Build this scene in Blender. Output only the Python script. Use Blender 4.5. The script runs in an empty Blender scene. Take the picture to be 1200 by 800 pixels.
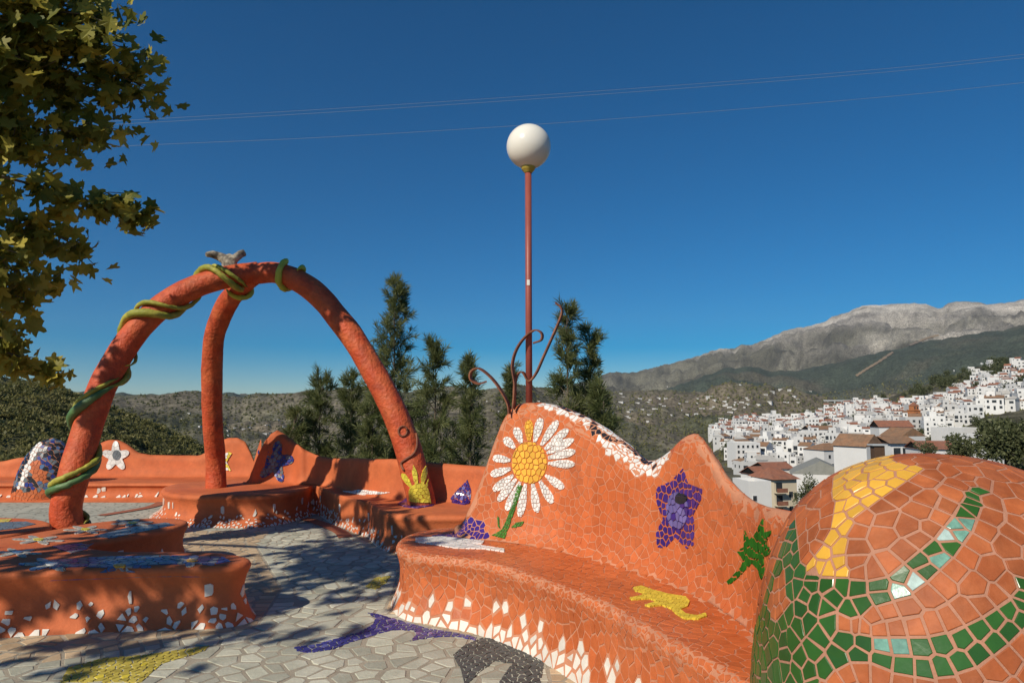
import bpy, bmesh, math, random
import numpy as np
from mathutils import Vector, Matrix, noise
from mathutils.bvhtree import BVHTree
from mathutils.geometry import tessellate_polygon

random.seed(7); np.random.seed(7)
R = math.radians
scn = bpy.context.scene
COL = scn.collection

# ------------------------------------------------------------------ camera, sky, sun, exposure
CAM_Z = 1.6; FPX = 800.0; HOR = 480.0
PITCH = math.atan((HOR - 400.0) / FPX)
cam_d = bpy.data.cameras.new('camera'); cam = bpy.data.objects.new('camera', cam_d); COL.objects.link(cam)
cam.location = (0, 0, CAM_Z); cam.rotation_euler = (math.pi / 2 + PITCH, 0, 0)
cam_d.sensor_width = 36; cam_d.lens = 36 * FPX / 1200.0; cam_d.clip_start = 0.05; cam_d.clip_end = 60000
scn.camera = cam

SUN_EL = R(37); SUN_AZ = math.atan2(-0.62, -0.785)      # direction towards the sun: behind the camera, to its left
world = bpy.data.worlds.new('World'); scn.world = world; world.use_nodes = True
wn = world.node_tree.nodes; wl = world.node_tree.links
sky = wn.new('ShaderNodeTexSky'); sky.sky_type = 'NISHITA'; sky.sun_disc = False
sky.sun_elevation = SUN_EL; sky.sun_rotation = SUN_AZ
sky.altitude = 1200; sky.air_density = 1.0; sky.dust_density = 0.2; sky.ozone_density = 6.0
hsv = wn.new('ShaderNodeHueSaturation'); hsv.inputs['Saturation'].default_value = 1.7; hsv.inputs['Hue'].default_value = .497
bg = wn['Background']; wl.new(sky.outputs[0], hsv.inputs['Color']); wl.new(hsv.outputs[0], bg.inputs[0]); bg.inputs[1].default_value = 0.076
sun_d = bpy.data.lights.new('sun', 'SUN'); sun_d.energy = 4.6; sun_d.angle = R(0.53); sun_d.color = (1, .92, .79)
sun = bpy.data.objects.new('sun', sun_d); COL.objects.link(sun)
SUN_V = Vector((math.sin(SUN_AZ) * math.cos(SUN_EL), math.cos(SUN_AZ) * math.cos(SUN_EL), math.sin(SUN_EL)))
sun.rotation_euler = SUN_V.to_track_quat('Z', 'Y').to_euler(); sun.location = (-20, -25, 30)
vs = scn.view_settings; vs.view_transform = 'Standard'; vs.look = 'None'; vs.exposure = 0.0; vs.gamma = 1.0; vs.use_curve_mapping = False
scn.render.engine = 'CYCLES'

# ------------------------------------------------------------------ photo pixels (1200 x 800) to rays and back
CP, SP = math.cos(PITCH), math.sin(PITCH)
CAM = Vector((0, 0, CAM_Z))
def ray(px, py):
    a = (px - 600) / FPX; b = -(py - 400) / FPX
    return Vector((a, CP - b * SP, SP + b * CP))
def G(px, py, z=0.0):                       # where a pixel's ray meets height z
    r = ray(px, py); t = (z - CAM_Z) / r.z
    return CAM + r * t
def D(px, py, y):                           # where a pixel's ray meets depth y
    r = ray(px, py); return CAM + r * (y / r.y)
def zat(py, y, px=600):                     # height seen at row py, depth y
    return D(px, py, y).z
def proj(p):
    x, y, z = p[0], p[1], p[2] - CAM_Z
    f = y * CP + z * SP; u = -y * SP + z * CP
    if f < 1e-4: return (-9999, -9999)
    return (600 + FPX * x / f, 400 - FPX * u / f)
def inpoly(pt, poly):
    x, y = pt; c = False; j = len(poly) - 1
    for i in range(len(poly)):
        xi, yi = poly[i]; xj, yj = poly[j]
        if (yi > y) != (yj > y) and x < (xj - xi) * (y - yi) / (yj - yi) + xi: c = not c
        j = i
    return c
def zoomed(pts, ox, oy, s): return [(ox + x * s, oy + y * s) for x, y in pts]

# ------------------------------------------------------------------ materials
MATS = {}
def nod(m, t, **kw):
    n = m.node_tree.nodes.new(t)
    for k, v in kw.items(): setattr(n, k, v)
    return n
def mat(name, col, rough=0.7, var=0.25, scale=6.0, bump=0.15, bscale=40.0, tint=False, col2=None, c2scale=1.2, spec=0.4, bdist=0.01, metal=0.0, stain=None, wear=0.0, coat=0.0):
    """painted or fired surface: base colour broken by two noises, per-piece tint, fine relief"""
    m = bpy.data.materials.new(name); m.use_nodes = True
    N = m.node_tree.nodes; L = m.node_tree.links
    b = N['Principled BSDF']
    tc = nod(m, 'ShaderNodeTexCoord')
    n1 = nod(m, 'ShaderNodeTexNoise'); n1.inputs['Scale'].default_value = scale; n1.inputs['Detail'].default_value = 8; n1.inputs['Roughness'].default_value = .65
    L.new(tc.outputs['Object'], n1.inputs['Vector'])
    mr = nod(m, 'ShaderNodeMapRange'); mr.inputs[1].default_value = .25; mr.inputs[2].default_value = .75
    mr.inputs[3].default_value = 1 - var; mr.inputs[4].default_value = 1 + var
    L.new(n1.outputs[0], mr.inputs[0])
    val = mr.outputs[0]
    if tint:
        at = nod(m, 'ShaderNodeAttribute'); at.attribute_name = 'tint'
        mu = nod(m, 'ShaderNodeMath', operation='MULTIPLY'); L.new(val, mu.inputs[0]); L.new(at.outputs['Fac'], mu.inputs[1]); val = mu.outputs[0]
    src = None
    if col2:
        n2 = nod(m, 'ShaderNodeTexNoise'); n2.inputs['Scale'].default_value = c2scale; n2.inputs['Detail'].default_value = 6
        L.new(tc.outputs['Object'], n2.inputs['Vector'])
        cr = nod(m, 'ShaderNodeMapRange'); cr.inputs[1].default_value = .4; cr.inputs[2].default_value = .62
        L.new(n2.outputs[0], cr.inputs[0])
        mx = nod(m, 'ShaderNodeMix', data_type='RGBA'); mx.inputs['A'].default_value = (*col, 1); mx.inputs['B'].default_value = (*col2, 1)
        L.new(cr.outputs[0], mx.inputs['Factor']); src = mx.outputs['Result']
    vm = nod(m, 'ShaderNodeVectorMath', operation='SCALE')
    if src: L.new(src, vm.inputs[0])
    else: vm.inputs[0].default_value = col
    L.new(val, vm.inputs['Scale'])
    out = vm.outputs[0]
    if stain:
        n3 = nod(m, 'ShaderNodeTexNoise'); n3.inputs['Scale'].default_value = 2.3; n3.inputs['Detail'].default_value = 9; n3.inputs['Roughness'].default_value = .7
        L.new(tc.outputs['Object'], n3.inputs['Vector'])
        sr = nod(m, 'ShaderNodeMapRange'); sr.inputs[1].default_value = .56; sr.inputs[2].default_value = .72; sr.inputs[4].default_value = stain[1]
        L.new(n3.outputs[0], sr.inputs[0])
        mx = nod(m, 'ShaderNodeMix', data_type='RGBA'); L.new(out, mx.inputs['A']); mx.inputs['B'].default_value = (*stain[0], 1)
        L.new(sr.outputs[0], mx.inputs['Factor']); out = mx.outputs['Result']
    L.new(out, b.inputs['Base Color'])
    b.inputs['Roughness'].default_value = rough; b.inputs['Specular IOR Level'].default_value = spec; b.inputs['Metallic'].default_value = metal
    if coat: b.inputs['Coat Weight'].default_value = coat; b.inputs['Coat Roughness'].default_value = .12
    if bump:
        nb = nod(m, 'ShaderNodeTexNoise'); nb.inputs['Scale'].default_value = bscale; nb.inputs['Detail'].default_value = 5
        L.new(tc.outputs['Object'], nb.inputs['Vector'])
        bp = nod(m, 'ShaderNodeBump'); bp.inputs['Strength'].default_value = bump; bp.inputs['Distance'].default_value = bdist
        L.new(nb.outputs[0], bp.inputs['Height']); L.new(bp.outputs[0], b.inputs['Normal'])
    MATS[name] = m
    return m

ORANGE = (.53, .125, .034)
mat('plaster', (.52, .118, .034), .75, .2, 5, .4, 45, col2=(.58, .150, .048), stain=((.28, .07, .03), .6))
mat('grout', (.56, .235, .125), .9, .2, 9, .4, 90, stain=((.28, .10, .06), .5))
mat('tile_orange', ORANGE, .42, .14, 22, .12, 60, tint=True, col2=(.59, .155, .048), c2scale=2.2, stain=((.31, .09, .04), .5))
mat('tile_terracotta', (.37, .092, .024), .62, .25, 12, .35, 26, tint=True, col2=(.46, .13, .04), c2scale=9, stain=((.24, .06, .025), .6))
mat('grout_mound', (.44, .21, .13), .9, .2, 9, .4, 90, stain=((.22, .085, .05), .5))
mat('tile_white', (.78, .76, .70), .3, .08, 14, .05, 50, tint=True, stain=((.5, .42, .33), .35))
mat('pebble_white', (.74, .68, .58), .5, .12, 14, .15, 60, tint=True, stain=((.5, .35, .25), .35))
mat('tile_yellow', (.78, .42, .05), .35, .1, 12, .06, 50, tint=True, coat=.1)
mat('tile_lemon', (.72, .58, .06), .35, .1, 12, .04, 50, tint=True)
mat('tile_green', (.030, .105, .016), .32, .18, 12, .06, 50, tint=True, coat=.12)
mat('tile_moss', (.022, .125, .012), .8, .2, 12, .06, 50, tint=True, spec=.08)
mat('tile_teal', (.16, .33, .25), .28, .45, 30, .1, 40, tint=True, coat=.2)
mat('tile_mirror', (.40, .52, .47), .6, .3, 30, .1, 40, tint=True)
mat('tile_purple', (.05, .022, .19), .2, .2, 12, .05, 50, tint=True, coat=.5)
mat('tile_lavender', (.17, .14, .36), .2, .2, 12, .05, 50, tint=True, coat=.5)
mat('tile_leaf', (.07, .19, .03), .25, .15, 12, .05, 50, tint=True)
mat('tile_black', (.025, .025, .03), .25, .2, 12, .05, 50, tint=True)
mat('tile_blue', (.03, .045, .22), .3, .2, 12, .05, 50, tint=True)
mat('tile_muted', (.42, .40, .34), .5, .3, 20, .1, 50, tint=True)
mat('tile_sky', (.085, .15, .28), .3, .2, 12, .05, 50, tint=True)
mat('tile_grey', (.16, .18, .19), .35, .2, 12, .05, 50, tint=True)
mat('stone_grey', (.47, .46, .35), .7, .14, 6, .35, 45, tint=True, col2=(.52, .50, .39), c2scale=3, stain=((.30, .30, .25), .4))
mat('stone_tan', (.52, .37, .22), .7, .14, 6, .35, 45, tint=True, col2=(.57, .43, .27), c2scale=3, stain=((.36, .26, .17), .4))
mat('stone_dark', (.085, .09, .085), .6, .2, 8, .3, 45, tint=True)
mat('stone_yellow', (.50, .40, .07), .6, .15, 8, .3, 45, tint=True)
mat('stone_blue', (.045, .04, .20), .35, .2, 8, .2, 45, tint=True)
mat('stone_red', (.36, .12, .06), .6, .2, 8, .2, 45, tint=True)
mat('paving_grout', (.36, .31, .23), .95, .25, 5, .4, 80)
mat('arch_red', (.50, .072, .020), .6, .32, 9, .75, 24, col2=(.56, .115, .034), c2scale=4, stain=((.20, .035, .015), .8), bdist=.025)
mat('vine_green', (.27, .28, .035), .6, .35, 12, .6, 30, col2=(.42, .38, .06), c2scale=5, stain=((.10, .10, .02), .6))
mat('vine_deep', (.07, .16, .05), .5, .25, 9, .4, 40, col2=(.13, .22, .09), c2scale=4)
mat('vine_lime', (.45, .50, .06), .5, .2, 9, .3, 40)
mat('mottled_stone', (.38, .33, .25), .8, .5, 18, .6, 30, col2=(.12, .10, .08), c2scale=14)
mat('pole_paint', (.30, .075, .055), .45, .15, 12, .1, 60, stain=((.20, .06, .04), .5))
mat('globe_glass', (.80, .76, .66), .22, .03, 4, 0)
mat('brass', (.45, .34, .06), .4, .2, 10, .1)
mat('rust_iron', (.16, .055, .03), .65, .4, 20, .3, 60, col2=(.25, .09, .04), c2scale=9)
mat('bark', (.13, .10, .07), .9, .35, 8, .8, 25)
mat('twig', (.19, .15, .10), .9, .3, 8, .5, 30)
mat('whitewash', (.66, .65, .62), .85, .06, .25, .05, 3, tint=True)
mat('cream_wall', (.62, .53, .38), .85, .08, .3, .05, 3)
mat('roof_tile', (.29, .115, .065), .85, .3, 1.2, .5, 2.5, col2=(.24, .11, .07), c2scale=.5, bdist=.1)
mat('roof_brown', (.22, .135, .08), .85, .3, 1.2, .5, 2.5, col2=(.28, .15, .08), c2scale=.5, bdist=.1)
mat('roof_grey', (.25, .25, .22), .85, .15, 1, .3, 2.5)
mat('roof_terrace', (.42, .40, .36), .9, .15, 1, .1, 2.5)
mat('window_dark', (.035, .04, .045), .15, .3, .5, 0)
mat('shutter_brown', (.10, .055, .03), .6, .2, 2, .1)
mat('tower_brick', (.42, .16, .06), .85, .2, 1, .2, 3)
mat('concrete', (.45, .47, .47), .85, .12, .2, .1, 2)
mat('cable', (.24, .28, .34), .6, .05, 1, 0)

def leaf_mat(name, ca, cb, trans=.35, rough=.55):
    """foliage: colour per leaf from the 'tint' attribute, light passes through"""
    m = bpy.data.materials.new(name); m.use_nodes = True
    N = m.node_tree.nodes; L = m.node_tree.links; b = N['Principled BSDF']
    at = nod(m, 'ShaderNodeAttribute'); at.attribute_name = 'tint'
    oi = nod(m, 'ShaderNodeObjectInfo')
    mx = nod(m, 'ShaderNodeMix', data_type='RGBA'); mx.inputs['A'].default_value = (*ca, 1); mx.inputs['B'].default_value = (*cb, 1)
    L.new(at.outputs['Fac'], mx.inputs['Factor']); L.new(mx.outputs['Result'], b.inputs['Base Color'])
    b.inputs['Roughness'].default_value = rough; b.inputs['Specular IOR Level'].default_value = .3
    tr = nod(m, 'ShaderNodeBsdfTranslucent'); L.new(mx.outputs['Result'], tr.inputs[0])
    ms = nod(m, 'ShaderNodeMixShader'); ms.inputs[0].default_value = trans
    L.new(b.outputs[0], ms.inputs[1]); L.new(tr.outputs[0], ms.inputs[2]); L.new(ms.outputs[0], N['Material Output'].inputs[0])
    MATS[name] = m; return m
leaf_mat('plane_leaf', (.10, .13, .02), (.56, .46, .07), .45)
leaf_mat('pine_needles', (.12, .145, .05), (.28, .29, .115), .45)
leaf_mat('olive_leaf', (.075, .09, .036), (.19, .20, .09), .35)
leaf_mat('scrub_leaf', (.12, .125, .04), (.30, .27, .10), .45)

# ------------------------------------------------------------------ object helpers
def thing(name, label, cat, loc=(0, 0, 0), group=None):
    o = bpy.data.objects.new(name, None); COL.objects.link(o); o.location = loc; o.empty_display_size = .2
    o['label'] = label; o['category'] = cat
    if group: o['group'] = group
    return o
def tag(o, label, cat, group=None):
    o['label'] = label; o['category'] = cat
    if group: o['group'] = group
    return o
def origin(parent):
    v = Vector((0, 0, 0))
    while parent is not None:
        v = v + parent.location; parent = parent.parent
    return v
def attach(o, parent):
    o.parent = parent
    if parent is not None and parent.type == 'EMPTY': o.matrix_parent_inverse = Matrix.Translation(-Vector(parent.location))
    return o
def mesh_obj(name, verts, faces, mats, parent=None, smooth=False, mi=None, tint=None, kind=None):
    me = bpy.data.meshes.new(name); me.from_pydata(verts, [], faces)
    for k in (mats if isinstance(mats, (list, tuple)) else [mats]): me.materials.append(MATS[k])
    if mi is not None: me.polygons.foreach_set('material_index', np.asarray(mi, dtype=np.int32))
    if tint is not None:
        a = me.attributes.new('tint', 'FLOAT', 'FACE'); a.data.foreach_set('value', np.asarray(tint, dtype=np.float32))
    if smooth: me.polygons.foreach_set('use_smooth', [True] * len(me.polygons))
    me.update()
    o = bpy.data.objects.new(name, me); COL.objects.link(o)
    if parent is not None: attach(o, parent)
    if kind: o['kind'] = kind
    return o
class MB:
    """collects polygons for one mesh"""
    def __init__(s): s.v = []; s.f = []; s.mi = []; s.t = []
    def add(s, v, f, mi=0, t=1.0):
        b = len(s.v); s.v.extend(v)
        for q in f: s.f.append([b + i for i in q]); s.mi.append(mi); s.t.append(t)
    def box(s, c, sz, rz=0, mi=0, t=1.0, rx=0):
        M = Matrix.Translation(c) @ Matrix.Rotation(rz, 4, 'Z') @ Matrix.Rotation(rx, 4, 'X')
        v = [M @ Vector((a * sz[0] / 2, b * sz[1] / 2, d * sz[2] / 2)) for a in (-1, 1) for b in (-1, 1) for d in (-1, 1)]
        s.add(v, [(0, 1, 3, 2), (4, 6, 7, 5), (0, 4, 5, 1), (2, 3, 7, 6), (0, 2, 6, 4), (1, 5, 7, 3)], mi, t)
    def tube(s, pts, rad, n=8, mi=0, t=1.0, cap=True):
        pts = [Vector(p) for p in pts]; k = len(pts)
        if not hasattr(rad, '__len__'): rad = [rad] * k
        u = None; vv = []
        for i in range(k):
            d = (pts[min(i + 1, k - 1)] - pts[max(i - 1, 0)]).normalized()
            if u is None:
                u = d.orthogonal().normalized()
            else:
                u = (u - d * u.dot(d)); u = u.normalized() if u.length > 1e-6 else d.orthogonal().normalized()
            w = d.cross(u)
            for j in range(n):
                a = 2 * math.pi * j / n
                vv.append(pts[i] + (u * math.cos(a) + w * math.sin(a)) * rad[i])
        f = [(i * n + j, i * n + (j + 1) % n, (i + 1) * n + (j + 1) % n, (i + 1) * n + j) for i in range(k - 1) for j in range(n)]
        if cap: f.append(tuple(range(n - 1, -1, -1))); f.append(tuple((k - 1) * n + j for j in range(n)))
        s.add(vv, f, mi, t)
    def build(s, name, mats, parent=None, smooth=False, kind=None, tint=True):
        return mesh_obj(name, s.v, s.f, mats, parent, smooth, s.mi, s.t if tint else None, kind)
def crom(pts, n):
    """Catmull-Rom through points (any dimension), n samples per span"""
    P = [np.array(p, float) for p in pts]; P = [2 * P[0] - P[1]] + P + [2 * P[-1] - P[-2]]
    out = []
    for i in range(1, len(P) - 2):
        for k in range(n):
            t = k / n; a, b, c, d = P[i - 1:i + 3]
            out.append(.5 * ((2 * b) + (-a + c) * t + (2 * a - 5 * b + 4 * c - d) * t * t + (-a + 3 * b - 3 * c + d) * t ** 3))
    out.append(P[-2]); return out
def sstep(x): x = max(0., min(1., x)); return x * x * (3 - 2 * x)
def interp(x, pts):
    if x <= pts[0][0]: return pts[0][1]
    for (a, b), (c, d) in zip(pts, pts[1:]):
        if x <= c: return b + (d - b) * (x - a) / (c - a)
    return pts[-1][1]

# ------------------------------------------------------------------ mosaic: cells on any surface
class Surf:
    def __init__(s, verts, faces):
        s.v = [Vector(v) for v in verts]; s.f = faces
        s.bvh = BVHTree.FromPolygons(s.v, faces)
        T = []
        for f in faces:
            for k in range(1, len(f) - 1): T.append((f[0], f[k], f[k + 1]))
        A = np.array([[s.v[i][:] for i in t] for t in T]); s.T = A
        s.area = np.linalg.norm(np.cross(A[:, 1] - A[:, 0], A[:, 2] - A[:, 0]), axis=1) / 2
    def samples(s, n):
        i = np.random.choice(len(s.area), n, p=s.area / s.area.sum())
        a = np.random.rand(n); b = np.random.rand(n); m = a + b > 1; a[m] = 1 - a[m]; b[m] = 1 - b[m]
        t = s.T[i]; return t[:, 0] + (t[:, 1] - t[:, 0]) * a[:, None] + (t[:, 2] - t[:, 0]) * b[:, None]
    def near(s, p):
        r = s.bvh.find_nearest(p); return r[0], r[1]
    def hit(s, px, py):
        r = ray(px, py).normalized(); h = s.bvh.ray_cast(CAM, r); return h[0], h[1]
def dart(surf, dist, n, first=(), keep=None):
    """seeds at least dist(p) apart; 'first' are placed before the rest"""
    cell = .05; H = {}; out = []
    def ok(p, d):
        k = int(d / cell) + 1; a, b, c = (int(math.floor(x / cell)) for x in p)
        for i in range(a - k, a + k + 1):
            for j in range(b - k, b + k + 1):
                for l in range(c - k, c + k + 1):
                    for q in H.get((i, j, l), ()):
                        if (q - p).length_squared < d * d: return False
        return True
    def put(p, nrm):
        H.setdefault(tuple(int(math.floor(x / cell)) for x in p), []).append(p); out.append((p, nrm))
    for p, nn, d in first:
        if ok(p, d): put(p, nn)
    for q in surf.samples(n):
        q = Vector(q); p, nn = surf.near(q)
        if p is None or (keep and not keep(p, nn)): continue
        if ok(p, dist(p, nn)): put(p, nn)
    return out
def clip(poly, a, b, c):
    """keep a*x+b*y<=c"""
    out = []; n = len(poly)
    for i in range(n):
        p = poly[i]; q = poly[(i + 1) % n]
        dp = a * p[0] + b * p[1] - c; dq = a * q[0] + b * q[1] - c
        if dp <= 0: out.append(p)
        if (dp < 0 < dq) or (dq < 0 < dp):
            t = dp / (dp - dq); out.append((p[0] + (q[0] - p[0]) * t, p[1] + (q[1] - p[1]) * t))
    return out
def parea(p): return .5 * sum(p[i][0] * p[(i + 1) % len(p)][1] - p[(i + 1) % len(p)][0] * p[i][1] for i in range(len(p)))
def tile_geo(ring, nrm, h, sink, bev=.0):
    """a thin slab on the surface: ring = [(point, normal)], its top h above; a bevelled edge if bev"""
    n = len(ring); c = sum((p for p, _ in ring), Vector()) / n
    tl = Vector((random.gauss(0, 1), random.gauss(0, 1), random.gauss(0, 1))) * .010
    def top(p, nn, hh): return p + nn * (hh + (p - c).dot(tl))
    v = [p - nn * sink for p, nn in ring]
    if bev:
        v += [top(p, nn, h - bev * .5) for p, nn in ring]
        for p, nn in ring:
            d = c - p; l = d.length; v.append(top(p + d * min(.35, bev / max(l, 1e-4)), nn, h))
        f = [(i, (i + 1) % n, n + (i + 1) % n, n + i) for i in range(n)] + [(n + i, n + (i + 1) % n, 2 * n + (i + 1) % n, 2 * n + i) for i in range(n)]
        f.append(tuple(2 * n + i for i in range(n)))
    else:
        v += [top(p, nn, h) for p, nn in ring]
        f = [(i, (i + 1) % n, n + (i + 1) % n, n + i) for i in range(n)] + [tuple(n + i for i in range(n))]
    return v, f
def cells(surf, seeds, size, gap, h, sink, bev, classify, stretch=None, lim=1.25, sizef=None, jit=0., tr=(.87, 1.1)):
    """Voronoi cells around the seeds in their tangent planes, set back by half a joint and laid on the surface.
    classify(p, n) gives (material, extra gap) or None. Returns pieces: (verts, faces, material, tint, pixel size)"""
    cs = size * 1.3; H = {}
    for i, (p, nn) in enumerate(seeds): H.setdefault(tuple(int(math.floor(x / cs)) for x in p), []).append(i)
    out = []
    for i, (p, nn) in enumerate(seeds):
        m = classify(p, nn)
        if m is None: continue
        a, b, c = (int(math.floor(x / cs)) for x in p)
        up = Vector((0, 0, 1)); u = up.cross(nn)
        u = u.normalized() if u.length > .2 else nn.orthogonal().normalized()
        v = nn.cross(u)
        sv = stretch(p, nn) if stretch else 1.0
        sz = sizef(p, nn) if sizef else size
        nb = []
        for x in range(a - 2, a + 3):
            for y in range(b - 2, b + 3):
                for z in range(c - 2, c + 3):
                    for j in H.get((x, y, z), ()):
                        if j == i: continue
                        d = seeds[j][0] - p
                        if seeds[j][1].dot(nn) < .15 or d.length > 2.6 * size * max(1, sv): continue
                        nb.append((d.dot(u), d.dot(v) / sv))
        w = sz * lim; k8 = 9; a0 = random.random()
        poly = [(w * math.cos(a0 + 2 * math.pi * k / k8), w * math.sin(a0 + 2 * math.pi * k / k8)) for k in range(k8)]
        nb.sort(key=lambda t: t[0] * t[0] + t[1] * t[1])
        g = gap * random.uniform(.75, 1.3) / 2 + m[1]
        for dx, dy in nb[:22]:
            l = math.hypot(dx, dy)
            if l < 1e-5: continue
            poly = clip(poly, dx / l, dy / l, l / 2 - g)
            if len(poly) < 3: break
        if len(poly) < 3: continue
        q = []
        for t in poly:                                    # merge near-coincident corners
            if not q or math.hypot(t[0] - q[-1][0], t[1] - q[-1][1]) > sz * .09: q.append(t)
        if len(q) > 3 and math.hypot(q[0][0] - q[-1][0], q[0][1] - q[-1][1]) < sz * .09: q.pop()
        if len(q) < 3 or abs(parea(q)) < .12 * sz * sz: continue
        if jit:
            q = [(x * (1 - random.random() * jit), y * (1 - random.random() * jit)) for x, y in q]
        ring = []
        for x, y in q:
            s, sn = surf.near(p + u * x + v * (y * sv)); ring.append((s, sn if sn.dot(nn) > .2 else nn))
        ge = tile_geo(ring, nn, h * random.uniform(.75, 1.25), sink, bev)
        P = [proj(r[0]) for r in ring]; vis = nn.dot(CAM - p) > 0 and any(-5 < x < 1205 and -5 < y < 805 for x, y in P)
        out.append((ge[0], ge[1], m[0], random.uniform(*tr), abs(parea(P)) if vis else 0))
    return out
def lay(pieces, name, parent, limit=300, rest='rest'):
    """the pieces that show largest become objects of their own, the others one joined part"""
    pieces = sorted(pieces, key=lambda t: -t[4]); names = sorted(set(t[2] for t in pieces)); k = 0
    for v, f, m, t, a in pieces[:limit]:
        if a < 12: break
        mesh_obj(name, v, f, m, parent, tint=[t] * len(f)); k += 1
    mb = MB()
    for v, f, m, t, a in pieces[k:]: mb.add(v, f, names.index(m), t)
    if mb.f: mb.build(name + 's', names, parent, kind='stuff')
def motif(surf, polys, size, gap, h, parent, name, m, m2=None, frac=0., label=None, join=True, kind=None):
    """a flat shape traced on the surface, broken into small tiles; polys in photo pixels"""
    mb = MB(); names = [m] + ([m2] if m2 else [])
    for poly in polys:
        dens = []
        for (x0, y0), (x1, y1) in zip(poly, poly[1:] + poly[:1]):
            k = max(1, int(math.hypot(x1 - x0, y1 - y0) / 8))
            dens += [(x0 + (x1 - x0) * t / k, y0 + (y1 - y0) * t / k) for t in range(k)]
        P = [surf.hit(*q) for q in dens]; P = [q for q in P if q[0] is not None]
        if len(P) < 3: continue
        c = sum((q[0] for q in P), Vector()) / len(P); nn = sum((q[1] for q in P), Vector()).normalized()
        P = [q for q in P if (q[0] - c).length < 1.5]
        u = Vector((0, 0, 1)).cross(nn); u = u.normalized() if u.length > .05 else Vector((1, 0, 0)); v = nn.cross(u)
        p2 = [((q[0] - c).dot(u), (q[0] - c).dot(v)) for q in P]
        x0 = min(q[0] for q in p2); x1 = max(q[0] for q in p2); y0 = min(q[1] for q in p2); y1 = max(q[1] for q in p2)
        S = []
        ny = max(1, int((y1 - y0) / size) + 2); nx = max(1, int((x1 - x0) / size) + 2)
        for j in range(ny + 1):
            for i in range(nx + 1):
                S.append((x0 + (i + (j % 2) * .5 - .3 + random.uniform(-.32, .32)) * size, y0 + (j - .3 + random.uniform(-.32, .32)) * size))
        for a in S:
            q = p2
            for b in S:
                if a is b: continue
                dx = b[0] - a[0]; dy = b[1] - a[1]; l = math.hypot(dx, dy)
                if l > 2.6 * size or l < 1e-6: continue
                q = clip(q, dx / l, dy / l, a[0] * dx / l + a[1] * dy / l + l / 2 - gap / 2)
                if len(q) < 3: break
            if len(q) < 3 or abs(parea(q)) < .02 * size * size: continue
            ring = []
            for x, y in q:
                s, sn = surf.near(c + u * x + v * y); ring.append((s, sn if sn.dot(nn) > .3 else nn))
            ge = tile_geo(ring, nn, h, .002)
            mb.add(ge[0], ge[1], 1 if (m2 and random.random() < frac) else 0, random.uniform(.8, 1.15))
    if not mb.f: return None
    o = mb.build(name, names, parent if parent and parent.type == 'EMPTY' else None, kind=kind)
    if parent and parent.type != 'EMPTY': o.parent = parent
    if label: o['label'] = label
    return o
def border_seeds(surf, lines, step, off):
    """pairs of seeds either side of a line (photo pixels), so that joints run along it"""
    out = []
    for ln in lines:
        pts = []
        for (x0, y0), (x1, y1) in zip(ln, ln[1:]):
            k = max(1, int(math.hypot(x1 - x0, y1 - y0) / 4))
            pts += [surf.hit(x0 + (x1 - x0) * t / k, y0 + (y1 - y0) * t / k) for t in range(k)]
        pts = [p for p in pts if p[0] is not None]; acc = step
        for (a, an), (b, bn) in zip(pts, pts[1:]):
            d = b - a
            if d.length > .3 or d.length < 1e-6: acc = step; continue
            acc += d.length
            if acc >= step:
                acc = random.uniform(-.15, .15) * step; s = an.cross(d).normalized() * off
                for sg in (1, -1):
                    p, n_ = surf.near(a + s * sg); out.append((p, n_, off * .8))
    return out

# ------------------------------------------------------------------ terrain: one sheet from the terrace to the horizon
def ridge(pts, rc):
    """crest line in photo pixels at distance rc (number or px->m table): returns f(az) -> (crest z, rc)"""
    T = []
    for px, py in pts:
        r = ray(px, py); az = math.atan2(r.x, r.y); d = interp(px, rc) if isinstance(rc, list) else rc
        T.append((az, CAM_Z + d * r.z / math.hypot(r.x, r.y), d))
    T.sort()
    zz = [(a, z) for a, z, d in T]; dd = [(a, d) for a, z, d in T]
    return lambda az: (interp(az, zz), interp(az, dd))
L_scrub = ridge([(-500, 380), (-150, 415), (0, 437), (60, 450), (100, 466), (150, 487), (200, 506), (250, 530), (300, 560), (360, 620)], 190)
L_back = ridge([(-500, 470), (60, 476), (130, 467), (160, 463), (210, 463), (260, 467), (300, 469), (370, 466), (450, 461), (500, 456), (530, 450), (560, 453), (620, 452), (680, 455), (720, 459), (780, 475), (860, 500), (1000, 560)], 2300)
L_brown = ridge([(560, 490), (640, 470), (700, 460), (760, 457), (830, 459), (880, 452), (930, 459), (970, 468), (1020, 466), (1080, 452), (1140, 440), (1200, 425), (1400, 400)], 2900)
L_forest = ridge([(760, 462), (820, 441), (850, 431), (875, 428), (905, 436), (940, 434), (985, 424), (1040, 410), (1090, 398), (1150, 388), (1200, 381), (1400, 360)], 5200)
L_mount = ridge([(600, 475), (690, 452), (720, 441), (760, 433), (800, 424), (850, 405), (880, 399), (920, 386), (960, 374), (1000, 363), (1040, 357), (1085, 358), (1103, 362), (1122, 355), (1160, 357), (1200, 352), (1300, 345), (1500, 380)], 8800)
L_town = ridge([(770, 580), (810, 535), (840, 505), (870, 495), (930, 488), (970, 480), (1000, 474), (1040, 466), (1080, 452), (1120, 438), (1150, 428), (1200, 420), (1400, 400)], [(800, 820), (950, 920), (1050, 900), (1200, 820), (1400, 760)])
L_spur = ridge([(1000, 640), (1040, 585), (1080, 560), (1130, 548), (1200, 546), (1400, 540)], 95)
def fbm(x, y, z=0., o=5): return noise.fractal(Vector((x, y, z)), 0.9, 2.1, o)
def base_z(r):
    return interp(r, [(0, -1.3), (7, -1.3), (14, -2.6), (60, -12), (150, -31), (400, -62), (900, -110), (2000, -150), (30000, -150)])
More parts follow.
